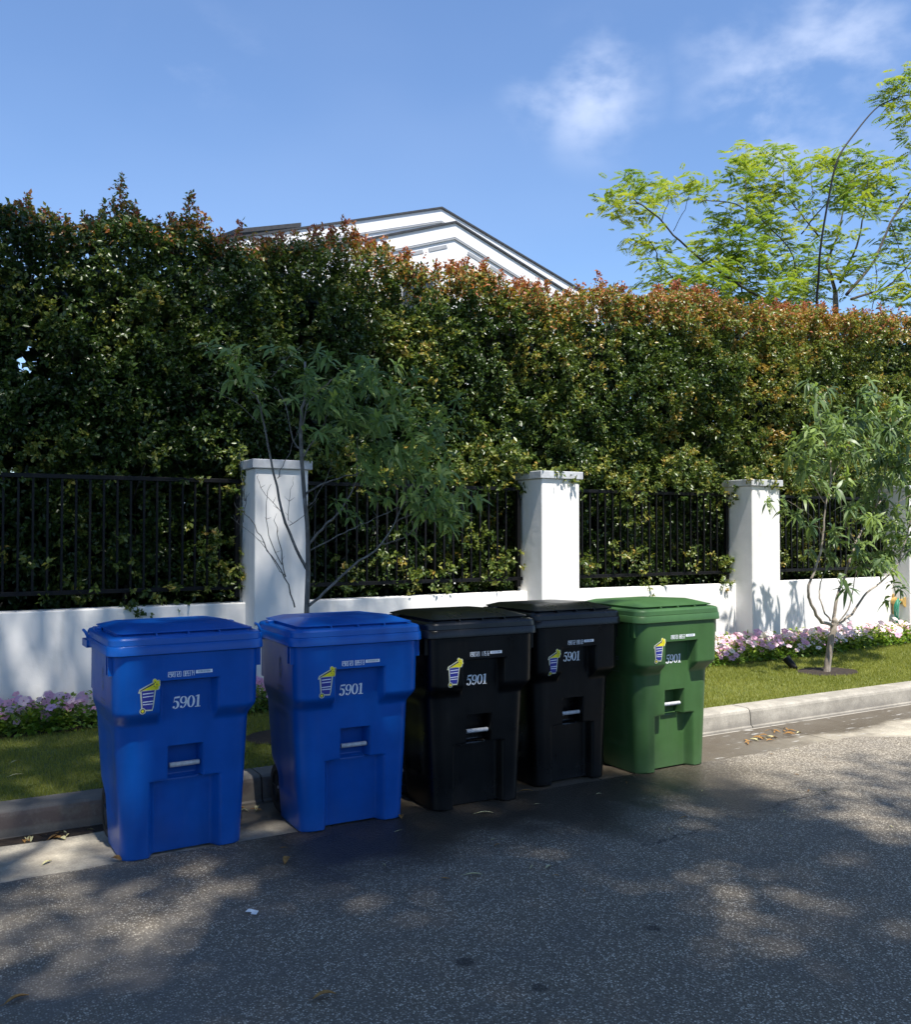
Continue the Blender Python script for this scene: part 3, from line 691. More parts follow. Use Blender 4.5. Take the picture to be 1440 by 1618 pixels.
# ------------------------------------------------------------------ young tree behind the blue bins
TY = 6.42
def zl(x,y,dy=0): return at(320+x/3.273, 520+y/3.273, TY+dy)
base = Vector((zl(535,1440).x,TY,.15))
t1 = empty('young_tree', base, label='thin young tree with bare lower branches, standing behind the second blue bin', cat='tree')
m = MB()
def loc_tree(m, root): m.V = [(x-root.location.x,y-root.location.y,z-root.location.z) for x,y,z in m.V]
tp = [base, zl(540,1440), zl(545,1100), zl(515,700), zl(510,450), zl(535,330), zl(530,170,.05)]
branch(m, [tp[0]+Vector((.02,0,-.02)),(tp[0]+tp[1])/2]+tp[1:], .026, .008, 9, .002)
loc_tree(m,t1); m.build('trunk', M['barkgrey'], t1, smooth=True)
BR = [([(543,1240),(500,1170),(430,1000),(370,750),(320,500),(290,370),(220,290)],.014,.004,-.15),
 ([(545,1430),(600,1390),(770,1230),(930,1110),(1040,900),(1090,800)],.014,.004,-.35),
 ([(930,1110),(1040,1080),(1110,1020)],.007,.003,-.5),
 ([(545,1120),(620,1030),(720,930),(790,790),(800,640),(810,540)],.011,.003,-.25),
 ([(530,860),(640,790),(770,755),(910,700)],.008,.003,-.35),
 ([(545,1150),(700,1070),(820,1010),(960,950),(1060,900)],.006,.0025,-.4),
 ([(518,640),(460,540),(420,360),(370,300)],.007,.003,.1),
 ([(520,670),(600,530),(650,440)],.007,.003,-.2),
 ([(518,520),(540,400),(620,300),(700,240)],.006,.003,-.1),
 ([(475,1445),(430,1280),(330,1140),(290,1040),(220,960),(165,900)],.006,.002,-.2),
 ([(430,1280),(400,1100),(365,990)],.005,.002,-.3),
 ([(410,1220),(340,1070),(335,900),(350,800)],.004,.0015,-.2),
 ([(380,770),(430,680),(500,520)],.004,.002,.1),
 ([(290,480),(160,370),(40,310)],.003,.0015,-.2),
 ([(350,250),(430,170),(510,80)],.003,.0015,-.1),
 ([(550,920),(610,830),(670,710)],.004,.0015,-.2),
 ([(430,1280),(300,1100),(150,970)],.003,.001,-.2),
 ([(450,1020),(540,950),(600,880)],.003,.001,.1),
 ([(905,1120),(905,960)],.003,.001,-.3),([(870,1100),(900,1000)],.002,.001,-.3),
 ([(215,880),(190,640),(200,600)],.003,.0015,-.1),([(210,1000),(225,900),(215,880)],.003,.003,-.1),
 ([(440,990),(455,860),(470,760)],.0025,.001,.1),([(420,960),(300,820),(280,740)],.0025,.001,-.1),
 ([(1040,900),(1060,780),(1150,700)],.006,.002,-.4),([(1000,1000),(1150,930),(1260,900)],.005,.002,-.4)]
for pts,a,b,dy in BR:
    m = MB(); k = len(pts)
    out = branch(m, [zl(x,y,dy*i/(k-1)) for i,(x,y) in enumerate(pts)], a, b, 6, .003 if a > .008 else .005)
    if a < .012:      # small knots and spurs
        for q in range(3):
            i = random.randrange(1,len(out)); d = Vector((random.gauss(0,1),random.gauss(0,1),random.random()+.3)).normalized()*random.uniform(.02,.07)
            m.tube([out[i],out[i]+d],[.002,.0008],4)
    loc_tree(m,t1); m.build('branch', M['barkgrey'], t1, smooth=True)
CL = [(110,130,.4),(60,160,.25),(160,190,.35),(220,220,.35),(280,270,.3),(330,330,.35),(350,400,.2),(470,210,.3),(520,250,.3),(620,170,.8),(750,190,1),(850,210,1),(920,230,.7),(1000,230,.4),(600,270,1),(700,300,1.1),(820,290,1.1),(930,310,.7),(620,390,1),(720,420,1.2),(840,400,1),(640,500,1),(740,520,1),(850,500,1),(930,480,.8),(1020,410,.7),(1060,500,.8),(1210,420,.8),(1240,490,.8),(1160,520,.5),(880,600,1),(990,620,1),(1110,620,1),(1230,620,.9),(850,690,.8),(960,710,.9),(900,770,.6),(1080,710,.9),(1180,720,.9),(1150,820,1),(1250,860,1),(1340,870,.6),(1110,890,.8),(1190,950,1),(1290,950,1),(1180,1010,.6),(1320,1030,.7),(740,980,.3),(960,790,.5),(1270,740,.4)]
whorls([(*zl(x,y,-.30+random.uniform(-.28,.32)-.1*(x>800)),s) for x,y,s in CL], t1, M['peach'], .115, .14, 5.8, 10, .085, .35, 0.2, TY)

# ------------------------------------------------------------------ leafy young tree at the right
TY2 = 6.48
def zr_(x,y,dy=0): return at(1180+x/3.236, 580+y/3.236, TY2+dy)
base = Vector((zr_(410,1575).x,TY2,.15))
t2 = empty('young_tree', base, label='leafy young tree with a pale forked trunk in a soil ring on the lawn', cat='tree')
m = MB(); branch(m, [base+Vector((0,0,-.02)),zr_(410,1560),zr_(425,1450),zr_(445,1330),zr_(450,1290)], .040, .030, 10, .003)
loc_tree(m,t2); m.build('trunk', M['barkpale'], t2, smooth=True)
BR = [([(445,1320),(370,1290),(325,1190),(318,1120),(370,980),(390,860),(405,700),(430,580),(430,480)],.020,.006,-.1),
 ([(430,1300),(380,1200),(375,1130),(395,1060)],.010,.005,.2),
 ([(448,1310),(460,1180),(500,1080),(560,900),(610,800),(660,720),(720,650)],.020,.006,.15),
 ([(455,1315),(520,1240),(550,1110),(560,1040)],.009,.004,-.2),
 ([(450,1325),(540,1260),(600,1170),(660,1120),(720,1070),(780,1000),(860,900)],.015,.006,-.1),
 ([(405,700),(340,600),(300,520)],.007,.002,-.2),([(430,580),(500,450),(560,330),(590,220)],.007,.002,.1),([(430,500),(390,330),(350,150)],.006,.002,-.1),
 ([(660,720),(720,500),(760,300)],.008,.003,.1),([(390,860),(330,760),(270,720),(210,680)],.004,.002,-.3),([(780,1000),(860,700),(900,400)],.008,.003,-.1),([(560,900),(500,780),(480,640)],.006,.002,-.2),([(610,800),(760,700),(880,640)],.006,.002,-.2)]
for pts,a,b,dy in BR:
    m = MB(); k = len(pts); branch(m, [zr_(x,y,dy*i/(k-1)) for i,(x,y) in enumerate(pts)], a, b, 7, .004)
    loc_tree(m,t2); m.build('branch', M['barkpale'], t2, smooth=True)
CL = [(350,110,.6),(590,120,.6),(640,160,.6),(380,220,.5),(330,250,.6),(460,260,.9),(560,200,.8),(640,230,.9),(780,200,.9),(850,250,1),(330,340,.7),(450,330,1),(540,300,1),(620,330,1),(720,320,1),(830,350,1),(240,410,.5),(300,440,.7),(380,440,.9),(470,430,1),(560,430,1),(650,450,1),(740,450,1),(830,470,1),(280,510,.6),(400,530,.8),(480,600,.9),(600,590,1),(680,560,1),(760,560,1),(850,600,1),(210,670,.4),(265,730,.4),(500,760,.4),(350,830,.3),(560,700,.6),(650,690,.9),(740,720,1),(830,740,1),(620,800,.5),(720,830,1),(810,850,1),(610,920,.7),(700,940,1),(780,930,1),(860,880,1),(400,960,.4),(560,990,.7),(640,1030,.7),(740,1010,.8),(560,1140,.3),(750,1130,.35),(510,850,.3),(930,300,1),(950,450,1),(940,600,1),(930,750,.9),(1000,520,.8),(900,480,.9),(450,900,.3)]
whorls([(*zr_(x,y,random.uniform(-.42,.40)),s) for x,y,s in CL], t2, M['willow'], .152, .125, 7.2, 10, .085, .55, .25, TY2)

# ------------------------------------------------------------------ feathery tree beyond the hedge, upper right
FY = 13.0
t3 = empty('feathery_tree', (at(1330,600,FY).x,FY,0), label='tall airy tree with bright feathery leaves beyond the hedge, upper right', cat='tree')
def zf(x,y,dy=0): return at(920+x/2.769, 100+y/2.769, FY+dy)
m = MB(); b0 = Vector((t3.location.x,FY,0)); fork = zf(1110,1150)
branch(m, [b0, Vector((fork.x+.05,FY,2)), fork, zf(1110,1000)], .12, .045, 10, .004); loc_tree(m,t3); m.build('trunk', M['barkgrey'], t3, smooth=True)
BR = [([(1110,1010),(1080,900),(1075,870),(1130,720),(1150,560)],.06,.012,.3,0),
 ([(1100,1120),(800,1030),(565,890),(430,780),(310,655),(230,600)],.04,.010,-.2,0),
 ([(430,960),(350,900),(320,810),(290,770)],.02,.006,-.4,0),
 ([(400,735),(450,640),(470,570)],.010,.004,-.3,0),([(350,690),(380,590),(360,540)],.010,.004,-.1,0),
 ([(700,1000),(680,850),(720,650),(715,480),(720,380)],.022,.005,.2,0),
 ([(1040,760),(950,650),(890,560),(880,450)],.025,.006,.3,0),
 ([(900,1040),(940,960),(900,800),(720,640),(560,600),(520,610)],.025,.006,-.3,0),
 ([(1130,960),(1200,800),(1235,650),(1250,500)],.04,.008,-.2,0),
 ([(1160,1010),(1280,860),(1350,700),(1440,560),(1500,480)],.045,.012,.1,0),
 ([(1180,1030),(1330,980),(1440,870),(1560,760)],.040,.012,.4,0),
 ([(1010,580),(1000,480),(1020,400)],.012,.004,.2,0),
 ([(830,1000),(800,840),(830,700),(850,560)],.02,.006,.3,0),
 ([(960,750),(1060,620),(1180,520),(1300,470)],.02,.006,-.2,0),
 ([(1280,860),(1290,960),(1270,1080)],.012,.01,0,0),([(1350,700),(1400,850),(1430,950)],.015,.006,.2,0)]
for pts,a,b,dy,_ in BR:
    m = MB(); k = len(pts); branch(m, [zf(x,y,dy*3*i/(k-1)) for i,(x,y) in enumerate(pts)], a*.8, b, 6, .01)
    loc_tree(m,t3); m.build('branch', M['barkdark'], t3, smooth=True)
def fronds(C, par, Lf, name='foliage', npair=11):
    """bipinnate fronds: a thin rachis with pairs of narrow leaflets"""
    P0=[];A=[];Ln=[];TT=[]
    for (c,r,n) in C:
        tb = random.random()
        for _ in range(n):
            p = Vector(c)+Vector((random.gauss(0,r),random.gauss(0,r),random.gauss(0,r*.7)))
            a = random.uniform(0,6.283); P0.append(p); A.append(Vector((math.cos(a),math.sin(a)*.9,random.uniform(-.45,.75))).normalized()); Ln.append(Lf*random.uniform(.6,1.15)); TT.append(min(1,max(0,.5*tb+.55*random.random())))
    P0=np.array(P0);A=np.array(A);Ln=np.array(Ln);TT=np.array(TT);K=len(P0)
    S = nrm(np.cross(A,np.array([0,0,1.0]))+rng.normal(0,.15,(K,3)))
    PP=[];DD=[];LL=[];tt=[]
    for j in range(npair):
        t=(j+.6)/npair
        c = P0+A*(Ln*t)[:,None]; c[:,2] -= Ln*.38*t*t
        for sg in (-1,1):
            PP.append(c); d = S*sg+A*.45; d = d.copy(); d[:,2] -= .28; DD.append(d); LL.append(Ln*.30*math.sin(math.pi*min(1,t*.8+.18))); tt.append(TT)
    PP=np.concatenate(PP);DD=np.concatenate(DD);LL=np.concatenate(LL);tt=np.concatenate(tt)
    V,T = leaves(PP,DD,np.tile([0,0,1.0],(len(PP),1))+rng.normal(0,.3,(len(PP),3)),LL,LL*.17+.003,.1)
    V = V-np.array(par.location)
    o = link(name, np_mesh(name, V, T, M['feather'], np.repeat(np.clip(tt+rng.normal(0,.06,len(tt)),0,1),2)), par); tag(o, kind='stuff'); return o
FC = [(430,1000,12),(520,1030,14),(600,1080,14),(680,1100,14),(760,1040,14),(840,1000,14),(880,1080,12),(960,1060,12),(1040,1000,8),(1050,900,8),(1000,1000,12),(560,860,10),(640,840,10),(200,540,12),(260,560,12),(150,600,10),(210,640,10),(280,640,8),(340,560,8),(390,540,8),(450,540,9),(520,560,9),(250,790,8),(300,780,8),(380,780,5),(310,860,6),(400,880,6),(700,420,10),(740,450,12),(690,480,8),(800,420,10),(860,410,10),(900,440,8),(660,580,6),(750,540,12),(820,590,14),(740,620,12),(680,700,12),(600,680,10),(560,760,12),(620,780,14),(700,780,12),(780,700,12),(840,680,12),(880,560,10),(930,480,8),(960,560,8),(1010,450,8),(1060,430,10),(1120,420,12),(1180,420,12),(1240,450,14),(1290,480,12),(1130,520,16),(1200,530,18),(1270,540,16),(1330,540,10),(1110,600,14),(1180,620,14),(1240,610,12),(960,650,8),(880,740,10),(820,800,12),(760,860,12),(680,880,14),(600,880,12),(520,940,10),(440,960,10),(340,960,10),(560,980,14),(640,960,14),(740,960,14),(820,920,14),(700,1040,14),(600,1040,12),(480,1030,8),(900,860,8),(960,860,14),(1000,920,14),(940,960,14),(880,1010,10),(1000,800,10),(1060,740,8),(1130,760,8),(1180,850,8),(1230,880,10),(1160,940,6),(1250,980,8),(1320,780,10),(1380,720,10),(1300,640,8),(1400,620,8),(1350,880,8),(1420,840,10),(1380,950,10),(1430,980,10),(1300,1030,8),(1400,1050,8),(1440,700,10),(1480,800,10),(1500,900,10),(1480,600,8),(1420,200,10),(1440,300,8),(1440,360,6),(1430,480,6),(1500,400,10),(1540,560,10),(300,1020,8),(400,1050,10),(800,1060,10)]
fronds([(zf(x,y,random.uniform(-.9,1.1)),.19,int(n*3.1)) for x,y,n in FC if y > 400 or x < 1400], t3, .34)
# the long arching shoot that stands in front of it
t4 = empty('arching_shoot', (at(1288,600,10.6).x,10.6,0), label='long thin dark stem arching right above the hedge with hanging leaves at its tip', cat='tree')
m = MB(); pts = [(1027,1090),(1035,950),(1045,800),(1080,590),(1120,420),(1200,300),(1280,205),(1340,168),(1430,140),(1520,150)]
def za(x,y,dy=0): return at(920+x/2.769, 100+y/2.769, 10.6+dy)
branch(m, [Vector((t4.location.x,10.6,0)),Vector((t4.location.x,10.6,2.5))]+[za(x,y,-.05*i) for i,(x,y) in enumerate(pts)], .026, .009, 8, 0)
loc_tree(m,t4); m.build('stem', M['iron'], t4, smooth=True)
fronds([(za(x,y,-.4+random.uniform(-.2,.2)),.10,n) for x,y,n in [(1350,90,12),(1400,60,12),(1330,160,8),(1320,120,10),(1390,110,14),(1430,60,14),(1420,180,14),(1350,210,8),(1400,250,12),(1340,260,6),(1440,240,16),(1430,320,14),(1450,380,10),(1480,120,18),(1500,200,18),(1480,300,14),(1440,420,8)]], t4, .30, npair=9)

# ------------------------------------------------------------------ street tree behind the camera, whose shade falls on the scene
st = empty('street_tree', (-3.5,-4.0,0), label='large spreading street tree behind the viewpoint that shades the bins', cat='tree')
def in_view(p):
    v = p-Vector((0,0,CAMH)); d = v.dot(cF)
    if d < .3: return False
    return abs(v.dot(cR)/d) < .56 and -.60 < v.dot(cU)/d < .62
clumps = []; thins = []
def on_wall(px,py,Y=8.04):
    q = at(px,py,Y); return (q.x+KX*q.z, q.y+KY*q.z)
def gp(px,py): q = on_plane(px,py); return (q.x,q.y)
OPEN = [(*gp(50,1425),.40),(*gp(30,1352),.42),(*gp(110,1365),.2),(*gp(150,1478),.42),(*gp(20,1480),.3),(*gp(380,1425),.12),(*gp(270,1445),.34),(*gp(510,1412),.12),
        (*gp(1150,1395),.16),(*gp(1270,1405),.14),(*gp(1125,1480),.16),(*gp(1245,1475),.08),(*gp(1390,1460),.08),(*gp(1090,1290),.2),
        (*on_wall(70,1040),.26),(*on_wall(50,985),.18),(*on_wall(370,975),.34),(*on_wall(560,955),.20),(*on_wall(640,950),.24),(*on_wall(440,850,7.77),.45),(*on_wall(460,930,7.77),.2),(*on_wall(700,946),.3),
        (*on_wall(480,500,8.4),.45),(*on_wall(600,610,8.4),.4),(*on_wall(330,830,8.3),.35),(*on_wall(300,560,8.4),.4),(*on_wall(140,690,8.4),.3),(*on_wall(420,420,8.4),.3),(*on_wall(230,470,8.4),.3),(*on_wall(420,690,8.3),.3),(*on_wall(610,900,8.2),.3),(*on_wall(100,440,8.4),.25)]
def edge_x(gy_): return 4.42+.12*math.sin(gy_*1.9)+(0 if gy_ < 8.6 else -.35)
def near_edge(gx_): return 4.35 if gx_ < 6 else 4.35-.25*(gx_-6)
a = -11
while a < 12:
    b = -9
    while b < 13.5:
        for _ in range(2 if b > 4.6 else 4):
            ga, gb = a+random.uniform(-.3,.3), b+random.uniform(-.3,.3)
            if not (ga < edge_x(gb)-.25 or (gb < near_edge(ga)-.2 and ga < 12)): continue
            if False: continue
            thin = .12 if any((ga-x_)**2+((gb-y_)*.8)**2 < (r_*.5+.10)**2 for x_,y_,r_ in OPEN) else (.16 if (ga > 4.4 and gb > near_edge(ga)-1.5) else 1.0)
            z = random.uniform(12.5,17.5); p = Vector((ga-KX*z, gb-KY*z, z))
            if in_view(p): continue
            clumps.append(p); thins.append(thin)
        b += .5
    a += .5
NL = 80; C_ = np.repeat(np.array(clumps),NL,0); C_ = C_[rng.random(len(C_)) < np.repeat(np.array(thins),NL)]; K = len(C_)
P = C_+rdir(K)*(rng.random((K,1))**.6)*.42
V,T = leaves(P, rdir(K,-.2), rdir(K,.8), rng.uniform(.13,.20,K), rng.uniform(.038,.055,K))
o = link('foliage', np_mesh('foliage', to_parent(V,st), T, M['streettree'], np.repeat(rng.random(K),2)), st); tag(o, kind='stuff')
m = MB(); m.tube([(-3.5,-4,-.1),(-3.45,-4,2.5),(-3.3,-3.9,6.6),(-3.2,-3.9,9.4)],[.40,.32,.27,.2],12)
loc_tree(m,st); m.build('trunk', M['barkgrey'], st, smooth=True)
for k in range(26):
    c = clumps[random.randrange(len(clumps))]; s0 = Vector((-3.25,-3.9,random.uniform(6.0,9.3)))
    mid = s0.lerp(c,.5)+Vector((0,0,.8)); m = MB(); branch(m, [s0,mid,c], .09, .02, 7, .02); loc_tree(m,st); m.build('branch', M['barkgrey'], st, smooth=True)

# ------------------------------------------------------------------ unseen hedge added across the street to darken the bins' reflections
fh = empty('added_hedge', (3,-13,0), label='unseen dark hedge added behind the viewpoint to darken reflections in the bins', cat='hedge')
NF = 26000; x = rng.uniform(-28,34,NF); z = rng.uniform(0,3.0,NF)+.5*fbm(x*.5,x*0,3); y = -13+rng.uniform(-.6,.6,NF)
V,T = leaves(np.stack([x,y,z],1), rdir(NF), rdir(NF,.3)+np.array([0,1.0,0]), rng.uniform(.22,.34,NF), rng.uniform(.08,.12,NF))
o = link('foliage', np_mesh('foliage', to_parent(V,fh), T, M['hedge'], np.repeat(.1+.4*rng.random(NF),2)), fh); tag(o, kind='stuff')

# ------------------------------------------------------------------ flower bed plants
def petal_flower(r, pm, K=5):
    V=[];F=[];m=MB()
    for k in range(K):
        a=2*math.pi*k/K; u=Vector((math.cos(a),math.sin(a),0)); v=Vector((-math.sin(a),math.cos(a),0))
        m.add([u*.10*r, u*.55*r+v*.46*r+Vector((0,0,.10*r)), u*.98*r+v*.30*r+Vector((0,0,-.02*r)), u*1.0*r-v*.26*r+Vector((0,0,.03*r)), u*.55*r-v*.46*r+Vector((0,0,.08*r))],[(0,1,2,3,4)])
    m.add([(math.cos(a)*.14*r,math.sin(a)*.14*r,.03*r) for a in np.linspace(0,6.283,7)[:-1]],[(0,1,2,3,4,5)],1)
    me = mesh('blossom', m.V, m.F); me.materials.append(pm); me.materials.append(M['petal_c']); me.polygons.foreach_set('material_index', m.M)
    a_ = me.attributes.new('tint','FLOAT','FACE'); tv = random.random(); a_.data.foreach_set('value',[tv]*len(m.F))
    return me
FM = {c:[petal_flower(random.uniform(.026,.034), M['petal_'+c]) for _ in range(5)] for c in 'pwl'}
PV = []
for k in range(7):
    n=230; a=rng.uniform(0,6.283,n); rr=.15*np.sqrt(rng.random(n)); zz=rng.random(n)*.19*(1-(rr/.17)**2)+.01
    P=np.stack([np.cos(a)*rr,np.sin(a)*rr,zz],1); D=np.stack([np.cos(a),np.sin(a),rng.uniform(-.3,.7,n)],1)+rng.normal(0,.4,(n,3))
    V,T=leaves(P,D,np.tile([0,-.2,1.0],(n,1))+rng.normal(0,.35,(n,3)),rng.uniform(.030,.050,n),rng.uniform(.009,.014,n))
    me = np_mesh('leaf_mound',V,T,M['bedleaf'],np.repeat(np.clip(rng.normal(.4,.25,n)+.25*(zz/.15),0,1),2)); PV.append(me)
def bed_plant(x,y,pal,label,group,nb,sc):
    r = empty('bedding_plant',(x,y,.155),random.uniform(0,6.28),label,'plant',group)
    r.scale=(sc,sc,sc)
    tag(link('leaf_mound', random.choice(PV), r),kind='stuff')
    for k in range(nb):
        a=random.uniform(0,6.283); rr=.155*math.sqrt(random.random()); z=.175*(1-(rr/.19)**2)+random.uniform(.01,.06)
        o=link('blossom', random.choice(FM[random.choice(pal)]), r, loc=(math.cos(a)*rr,math.sin(a)*rr,z))
        wv=Vector((random.gauss(0,.35),random.gauss(0,.35),1)); w2=Vector((-.25,-.75,0)); w2.rotate(Matrix.Rotation(-r.rotation_euler.z,3,'Z')); q=(wv+w2).to_track_quat('Z','Y'); o.rotation_euler=q.to_euler(); s=random.uniform(.75,1.25); o.scale=(s,s,s)
x = -.9
while x < 15.6:
    lab = ('lilac pink bedding flowers left of the leftmost blue bin' if x < 1.5 else
           'pink bedding flowers seen between the two blue bins' if x < 3.6 else
           'bedding flowers mostly hidden behind the dark bins' if x < 6.4 else
           'pale pink bedding flowers between green bin and leafy tree' if x < 9.2 else
           'pale pink sunny bedding flowers right of the leafy tree')
    grp = ('flowers left of the bins' if x < 1.5 else 'flowers between the blue bins' if x < 3.6 else 'flowers behind the bins' if x < 6.4 else 'flowers by the leafy tree' if x < 9.2 else 'flowers at the right edge')
    if not (1.5 < x < 1.9 or 4.2 < x < 5.6):
        for row in range(3):
            yy = bed_y(x)+.12+row*.19
            if yy > 7.98 - (.28 if any(p-.1 < x < p+PW+.1 for p in PX) else 0): continue
            pal = 'lppp' if x < 3.6 else ('ppwwl' if x < 9.5 else 'pwwww')
            bed_plant(x+random.uniform(-.05,.05), yy+random.uniform(-.03,.03), pal, lab+(', front row by the grass',', middle row',', back row against the wall')[row], grp+(', front row',', middle row',', back row')[row], random.randint(6,8) if x < 3.6 else random.randint(9,13), random.uniform(.95,1.3) if x < 3.6 else random.uniform(1.05,1.45))
    x += .21
# ------------------------------------------------------------------ little lamp beside the leafy tree
q = Vector((8.10,6.78,.16))
lp = empty('garden_spotlight', q, -.4, 'small dark garden spotlight standing at the edge of the soil ring', 'spotlight')
m = MB(); m.tube([(0,0,-.02),(0,0,.05)],.010,8); m.build('stake', M['iron'], lp, smooth=True)
m = MB(); m.tube([(.03,-.02,.03),(-.02,.015,.10),(-.035,.025,.125)],[.036,.042,.046],14); m.build('lamp_head', M['iron'], lp, smooth=True, sharp=40)
m = MB(); m.tube([(.062,-.042,.015),(.03,-.02,.035)],[.014,.034],10); m.build('cable_gland', M['iron'], lp, smooth=True)

# ------------------------------------------------------------------ hose holder on the wall
q = at(1417,950,7.98)
hr = empty('hose_holder', q, 0, 'tan wall bracket with a green hose looped on it, right edge by the pillar', 'hose holder')
m = MB(); m.tube([(0,.05,0),(0,-.01,0)],[.055,.055],18); m.tube([(0,-.01,0),(0,-.13,0)],[.04,.035],16); m.tube([(0,-.13,0),(0,-.145,0)],[.07,.07],18); m.box(-.02,.02,.03,.05,-.18,.1); m.build('bracket', M['bracket'], hr, smooth=True, sharp=40)
for k in range(4):
    m = MB(); pts=[]; a0=.085+.012*k; dz=-.10-.03*k
    for j in range(30):
        t=2*math.pi*j/29; pts.append((math.sin(t)*a0*(1+.2*math.sin(k)), -.03-.022*k+.008*math.sin(3*t+k), dz+math.cos(t)*(.14+.02*k)))
    m.tube(pts,.009,8); m.build('hose_loop', M['hose'], hr, smooth=True)
m = MB(); m.tube([(.08,-.05,-.1),(.09,-.06,-.28),(.07,-.05,-.40),(.10,-.06,-.56)],.009,8); m.build('hose_end', M['hose'], hr, smooth=True)

# ------------------------------------------------------------------ wheeled bins
def sst(x,a,b):
    t = min(1,max(0,(x-a)/(b-a))); return t*t*(3-2*t)
def hw(z): return .306+.036*z/.66 if z < .66 else (.342+.022*sst(z,.66,.77)+.008*(z-.66)/.4)
def shoulder(z): return sst(z,.672,.758)
def front_y(x,z):
    """local y of the moulded front at (x,z); smaller is nearer the street"""
    y = -.004-.008*z
    ax = abs(x)
    side = sst(ax,.124,.152); bandtop = sst(z,.895,.908)
    y -= .068*shoulder(z)*max(side,bandtop)
    low = (1-sst(ax,.142,.188))*(1-sst(z,.381,.389))
    han = (1-sst(ax,.078,.090))*sst(z,.372,.398)*(1-sst(z,.548,.562)); nl = (1-sst(ax,.078,.090))*(1-sst(z,.548,.562))
    y += max(.066*low, .066*nl*sst(z,.2,.3) + .022*han)
    return y
def body_mesh():
    m = MB(); R = .075
    zs = [0,.006]+list(np.arange(.014,.34,.012))+list(np.arange(.34,.58,.006))+list(np.arange(.58,.65,.012))+list(np.arange(.65,.92,.007))+list(np.arange(.925,1.046,.015))+[1.046]
    fx = list(np.arange(-.20,.2001,.006)); ex = 7; NC = 9; NSd = 10; NBk = 8
    rows = []
    for z in zs:
        h = hw(z); yb = .535+.065*z-.10*(1-sst(z,.24,.34)); inset = .010 if z == 0 else 0; row = []
        xe = h-R
        for k in range(ex): row.append((-xe+(-.20+xe)*k/ex, None))
        row += [(x,None) for x in fx]
        for k in range(ex): row.append((.20+(xe-.20)*(k+1)/ex, None))
        pts = [(x, front_y(x,z)+inset, z) for x,_ in row]
        yf = front_y(xe,z); sidey = yf+R
        for k in range(1,NC+1):
            a = math.pi/2*k/NC; pts.append((xe+R*math.sin(a)*(1-inset), yf+R*(1-math.cos(a))+inset*(1-k/NC), z))
        for k in range(1,NSd+1): 
            yy = sidey+(yb-R-sidey)*k/NSd
            bul = .010*sst(yy,.10,.18)*(1-sst(yy,.34,.42))*sst(z,.15,.2)*(1-sst(z,.60,.66)); pts.append((h-bul, yy, z))
        for k in range(1,NC+1):
            a = math.pi/2*k/NC; pts.append((h-R*(1-math.cos(a)), yb-R+R*math.sin(a), z))
        for k in range(1,NBk): pts.append((xe-2*xe*k/NBk, yb, z))
        for k in range(NC,-1,-1):
            a = math.pi/2*k/NC; pts.append((-h+R*(1-math.cos(a)), yb-R+R*math.sin(a), z))
        for k in range(NSd-1,-1,-1):
            yy = sidey+(yb-R-sidey)*k/NSd
            bul = .010*sst(yy,.10,.18)*(1-sst(yy,.34,.42))*sst(z,.15,.2)*(1-sst(z,.60,.66)); pts.append((-h+bul, yy, z))
        for k in range(NC-1,0,-1):
            a = math.pi/2*k/NC; pts.append((-xe-R*math.sin(a)*(1-inset), yf+R*(1-math.cos(a))+inset*(1-k/NC), z))
        rows.append(pts)
    n = len(rows[0]); V = [p for r in rows for p in r]
    F = [(i*n+k,i*n+(k+1)%n,(i+1)*n+(k+1)%n,(i+1)*n+k) for i in range(len(rows)-1) for k in range(n)]
    F.append(tuple(range(n-1,-1,-1)))
    m.add(V,F)
    # rolled rim flange
    def rr(hx,y0,y1,z,r,N=8):
        out = []
        for (cx,cy,a0) in ((hx-r,y0+r,-90),(hx-r,y1-r,0),(-hx+r,y1-r,90),(-hx+r,y0+r,180)):
            for k in range(N+1):
                a = math.radians(a0+90*k/N); out.append((cx+r*math.cos(a),cy+r*math.sin(a),z))
        return out
    def loft(rings,cap=False):
        n = len(rings[0]); V = [p for r in rings for p in r]
        F = [(i*n+k,i*n+(k+1)%n,(i+1)*n+(k+1)%n,(i+1)*n+k) for i in range(len(rings)-1) for k in range(n)]
        if cap: F.append(tuple(range((len(rings)-1)*n,len(rings)*n)))
        return V,F
    m.add(*loft([rr(.362,-.066,.598,1.044,.07),rr(.394,-.088,.618,1.043,.07),rr(.399,-.093,.622,1.047,.075),rr(.396,-.090,.620,1.088,.075),rr(.391,-.086,.616,1.093,.072),rr(.362,-.06,.59,1.093,.07)]))
    # ribs under the rim at the corners, side grips
    for sx in (-1,1):
        for (y0,y1) in ((-.028,-.012),(.022,.034)):
            m.box(min(sx*.36,sx*.388),max(sx*.36,sx*.388),y0,y1,.945,1.046)
        m.box(min(sx*.36,sx*.408),max(sx*.36,sx*.408),.46,.60,1.035,1.075)
        m.box(min(sx*.34,sx*.362),max(sx*.34,sx*.362),.54,.585,.80,1.04)
    # axle housing at the back foot
    m.box(-.22,.22,.36,.53,.07,.20)
    return m, rr, loft
bm_, rr, loft = body_mesh()
